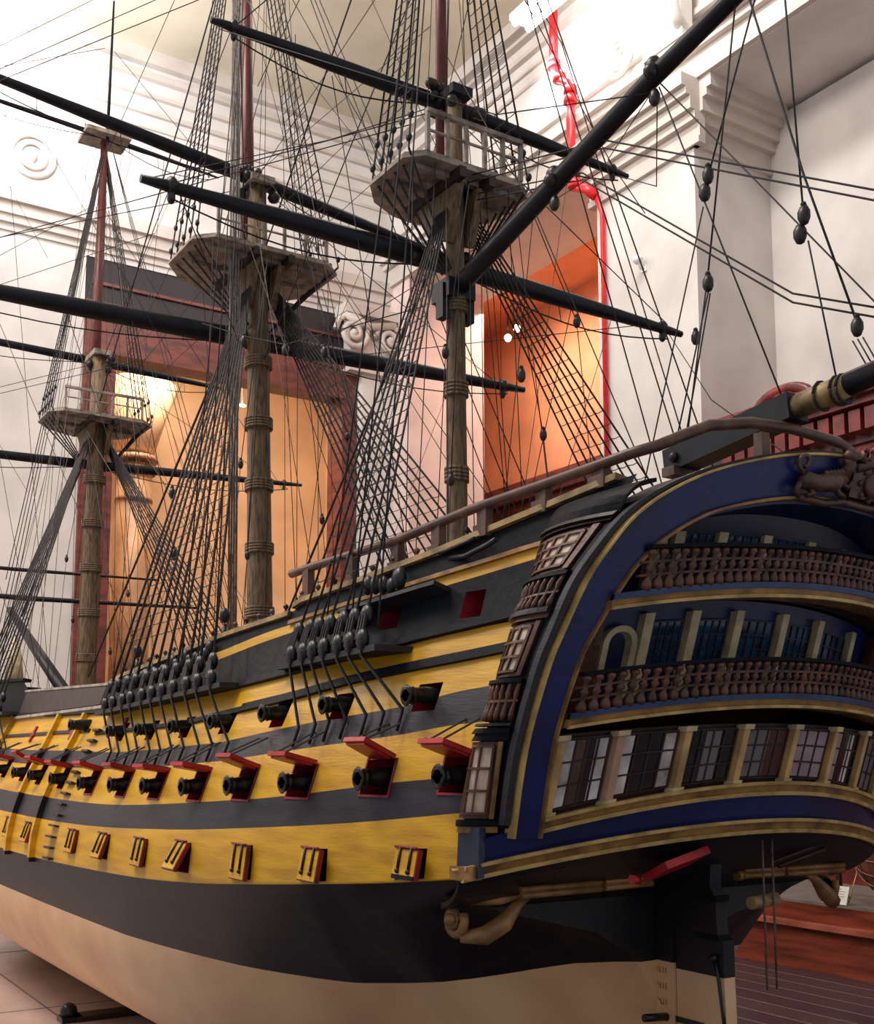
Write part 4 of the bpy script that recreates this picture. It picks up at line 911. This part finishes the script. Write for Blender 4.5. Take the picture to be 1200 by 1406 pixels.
# around the gaff and the boom (in the ship's centre plane)
ln('topping_lift', [(-2.81, 0, 27.6), (-1.72, 0, 21.5)], .035); blk((-1.7, 0, 21.2), .25)
ln('gaff_tackle', [(-1.7, 0, 21.0), (-.5, 0, 17.6)], .03); ln('gaff_tackle', [(-1.72, .1, 21.0), (-1.0, .1, 17.7)], .03); ln('gaff_tackle', [(-1.66, -.1, 21.0), (-.7, -.1, 17.6)], .03)
ln('topping_lift', [(-3.64, 0, 27.9), (-1.86, 0, 23.9)], .035); blk((-1.8, 0, 23.8), .26, two=True); ln('topping_lift', [(-1.62, 0, 23.1), (.55, 0, 17.0)], .028)
ln('vang', [(-3.1, 0, 27.8), (-4.5, 0, 22.6), (-5.6, 0, 19.1)], .04); blk((-5.65, 0, 18.85), .24)
for q in (-.12, 0, .12): ln('vang_tackle', [(-5.65+q, 0, 18.6), (-6.0+q, 0, 17.9)], .025)
ln('vang', [(-4.14, 0, 28.0), (-4.45, 0, 21.9)], .035); blk((-4.47, 0, 21.7), .26, two=True); ln('vang', [(-4.55, 0, 21.1), (-5.13, 0, 17.8)], .03)
for dz in (0, -.22): ln('peak_halyard', [(9.6, 0, 28.7+dz), (1.8, 0, 26.4+dz), (-6.2, 0, 21.5+dz), (-9, 0, 19.6+dz)], .035)
for dz in (0, -.2): ln('brace', [(9.4, -.4, 28.2+dz), (2.7, 0, 25.9+dz), (-4.1, 0, 20.1+dz), (-8.5, 0, 17.9+dz)], .035)
ln('gaff_line', [(-.3, 0, 26.9), (-6.1, 0, 19.2), (-8, 0, 17.9)], .03); ln('gaff_line', [(-.27, 0, 26.8), (-3.84, 0, 17.6)], .03)
ln('gaff_line', [(0, 0, 26.8), (1.66, 0, 25.8), (3.5, -3, 25.9)], .022); ln('gaff_line', [(9.4, 0, 40), (3.5, 0, 30.1), (-.9, 0, 17.4)], .025); ln('gaff_line', [(9.4, 0, 33), (4.8, 0, 25.7), (.55, 0, 17.2)], .025)
ln('brace', [(9.75, -10, 25.7), (4, -6, 21), (-3, -3.8, 15.9)], .025); ln('brace', [(9.75, -7.6, 31.2), (3, -3, 26.5), (-.2, 0, 26.7)], .025); ln('brace', [(9.75, 7.6, 31.3), (2.5, 3, 26.5), (-.2, 0, 26.7)], .025)
# stays
for a, b, r in (((8.8, 0, 27.6), (22.4, .3, 13.6), .07), ((23.9, .2, 31), (47.5, .2, 15), .09), ((48.7, 0, 30), (66, 0, 20.5), .09), ((9.3, 0, 45), (23.8, 0, 31.8), .05), ((25.5, 0, 52), (48.7, 0, 31), .06), ((48.5, 0, 48.5), (72, 0, 24), .05), ((25.5, 0, 46), (48, 0, 34), .035), ((9.5, 0, 38), (23.5, 0, 27), .035), ((25.5, 0, 54), (48, 0, 48), .03), ((9.6, 0, 46), (24.8, 0, 40), .03)):
    ln('stay', [a, b], r)
for s, z, L in ((25.6, 52, 7.1), (48, 48.5, 7.2), (9.3, 45, 6.5)):
    for sd in (1, -1):
        f0 = {25.6: 10.3, 48: 38.6, 9.3: 2.2}[s]; zb_ = 13.2
        for i in range(3): ln('backstay', [(s, sd*.1, z), (f0+i*1.3, sd*L, zb_)], .035)
# lifts, braces and falls
for s, z, lA, lB, zc_, dk in ((9.75, 26.05, 9, -9.8, 31.0, 15), (9.75, 31.4, 7.2, -7.4, 40, 15), (24.7, 28.2, 14.5, -13.6, 35, 13.5), (24.7, 35.5, 12.5, -8.5, 46, 13.5), (50.1, 28.4, 13.8, -13.6, 34.5, 13.8), (50.1, 35, 12, -8, 45, 13.8), (48.9, 49.2, 11, -7, 55, 13.8)):
    for l in (lA, lB):
        ln('lift', [(s, l, z+.1), (s-.3, .3*(1 if l > 0 else -1), zc_)], .028)
        tgt = (s-16 if s > 20 else s+13, l*.12, z+1.5) if s > 20 else (22.8, l*.15, 27)
        ln('brace', [(s, l*.97, z), tgt], .026)
        ln('clew_line', [(s, l*.55, z-.3), (s-.8, l*.2, dk)], .024)
        ln('leech_line', [(s+.2, l*.75, z-.3), (s-.5, l*.3, z-9 if z > 33 else dk)], .02, rope)
ln('lift', [(9.75, 9.5, 26.2), (9.75, 4, 29), (9.5, .3, 31.2)], .025)
for (nm, M), x0 in zip(MAST.items(), (0, 0, 0)):
    s, zt, W_ = M['s'], M['zt'], M['W']
    for i in range(9):
        a = i/8*2-1; ln('halyard', [(s-.5+random.uniform(-.5, .5), a*W_*.8, zt-.05), (s-.6+random.uniform(-1.2, .8), a*2.8+random.uniform(-.3, .3), 13.6 if nm != 'mizzen' else 14.6)], .024, tar if i % 3 else rope)
    for i in range(7):
        a = i/6*2-1; ln('halyard', [(s+random.uniform(-.3, .8), a*.5, M['head']-2-random.random()*5), (s+random.uniform(-.8, .8), a*W_*.6, zt+.3)], .022, tar if i % 2 else rope)
    for i in range(5):
        sd = 1 if i % 2 else -1; p = Vector((s-1.3-.4*i, sd*(1.0+.35*i), 16.5+1.7*i)); blk(p, .22, 'hanging_block'); ln('tackle_fall', [p, (p.x+.6, p.y*.4, zt-1)], .025); ln('tackle_fall', [p, (p.x-.3, p.y*1.3, 14)], .022)
# pale bundle running down beside the main mast
for i in range(4): ln('pale_halyard', [(22.9-.1*i, 1.25+.14*i, 13.2), (23.5, 1.25+.12*i, 31), (24.8, 1.1+.1*i, 53)], .07, palerope)
ln('pale_halyard', [(26.2, .7, 53), (24.7, .9, 36)], .05, palerope)
# signal tackles on the mizzen stay and odd blocks seen against the walls
for p in ((20, 2.4, 26.2), (17.5, 1.8, 25.2), (15.5, 1.2, 24.6)): blk(p, .28, 'stay_block')
ln('bowline', [(24, 2.6, 28.2), (20, 2.4, 26.4), (17.5, 1.8, 25.4), (10, .4, 24.6)], .03)
for p in ((21.5, 4.4, 17.9), (22.5, 4.2, 20.5), (6.7, -.9, 21.6), (3.2, -4.6, 22.4)): blk(p, .26, 'hanging_block')
random.seed(11)
for i in range(22):        # long diagonal lines between the masts
    j = i % 2; A = Vector((23.6+random.uniform(-.5, 1), random.uniform(-2.5, 2.5), random.choice((31.5, 35, 44, 50)))) if j else Vector((48.7, random.uniform(-2, 2), random.choice((30.5, 35, 44, 48.5))))
    B_ = Vector((9.3+random.uniform(-4, 6), random.uniform(-5, 5), random.choice((14.8, 28.6, 31, 36)))) if j else Vector((24.4+random.uniform(-6, 8), random.uniform(-5.5, 5.5), random.choice((13.6, 13.8, 31.8, 35))))
    ln('running_line', [A, B_], .022, tar if i % 3 else rope)
for i in range(14):
    l = 6.2-i*.9; ln('running_line', [(49+random.uniform(-1, 1), l*.3, 34.5+random.choice((0, 14))), (36+i*.9, 5.8 if i % 2 else -5.6, 13.8)], .022, rope if i % 2 else tar)
# bowsprit and head rigging at the far end
mb = MB(); mb.tube([(52, 0, 13.8), (62, 0, 18.0), (70, 0, 21.4)], [.42, .36, .25], spar, 12); bs_ = mb.build('bowsprit', ship)
mb = MB(); mb.tube([(65, 13, 21.9), (65, 0, 21.7), (65, -13, 21.9)], [.1, .2, .1], spar, 8); mb.build('spritsail_yard', bs_)
mb = MB(); mb.tube([(68.5, 11, 24.4), (68.5, 0, 24.3), (68.5, -11, 24.4)], [.08, .15, .08], spar, 8); mb.build('sprit_topsail_yard', bs_)
# hammock-like canvas, belaying gear and heads along the port bulwark
mb = MB(); mb.tube([(44.5, 5.0, 14), (44.6, 5.0, 15.6), (44.9, 4.9, 16.8)], [.55, .4, .12], ivory, 10); mb.build('canvas_wind_scoop', ship)
for s, y, z in ((20.8, 5.9, 13.75), (12.6, 5.9, 14.2)):
    mb = MB(); mb.ball((s, y, z+.35), .2, deadm, 10, (.8, .8, 1.2)); mb.tube([(s, y, z-.7), (s, y, z+.1)], [.1, .07], deadm, 8); mb.build('timber_head', ship)
for i in range(26):
    s = 1.2+i*.82; z = zc('rail', s); mb = MB(); y = w(s, z)-.1; mb.tube([(s, y, z), (s, y, z+.28)], [.06, .04], railw if i % 3 else iron, 6); mb.ball((s, y, z+.3), .08, railw if i % 3 else iron, 6)
    mb.build('belaying_pin', ship)
for s0_, s1_ in ((2.7, 4.3), (13, 21)):
    mb = MB(); n = int((s1_-s0_)/.28); dy = .4 if s0_ < 5 else .12
    for i in range(n): s = s0_+i*.28; z = zc('rail', s)+(-.45 if s < 10 else -.35); mb.ball((s, w(s, z)+dy, z+random.uniform(-.12, .12)), random.uniform(.16, .24), deadm, 7, (1, .7, 1.2))
    mb.build('coiled_rope', ship)['kind'] = 'stuff'
mb = MB(); mb.tube([(1.6, 5.0, 14.75), (.9, 5.05, 14.7), (.2, 4.95, 14.85), (-.2, 5.0, 14.9)], .06, block, 6); mb.tube([(1.8, 5.1, 14.9), (.6, 5.0, 15.05)], .05, block, 6); mb.build('gangway_cleat', ship)
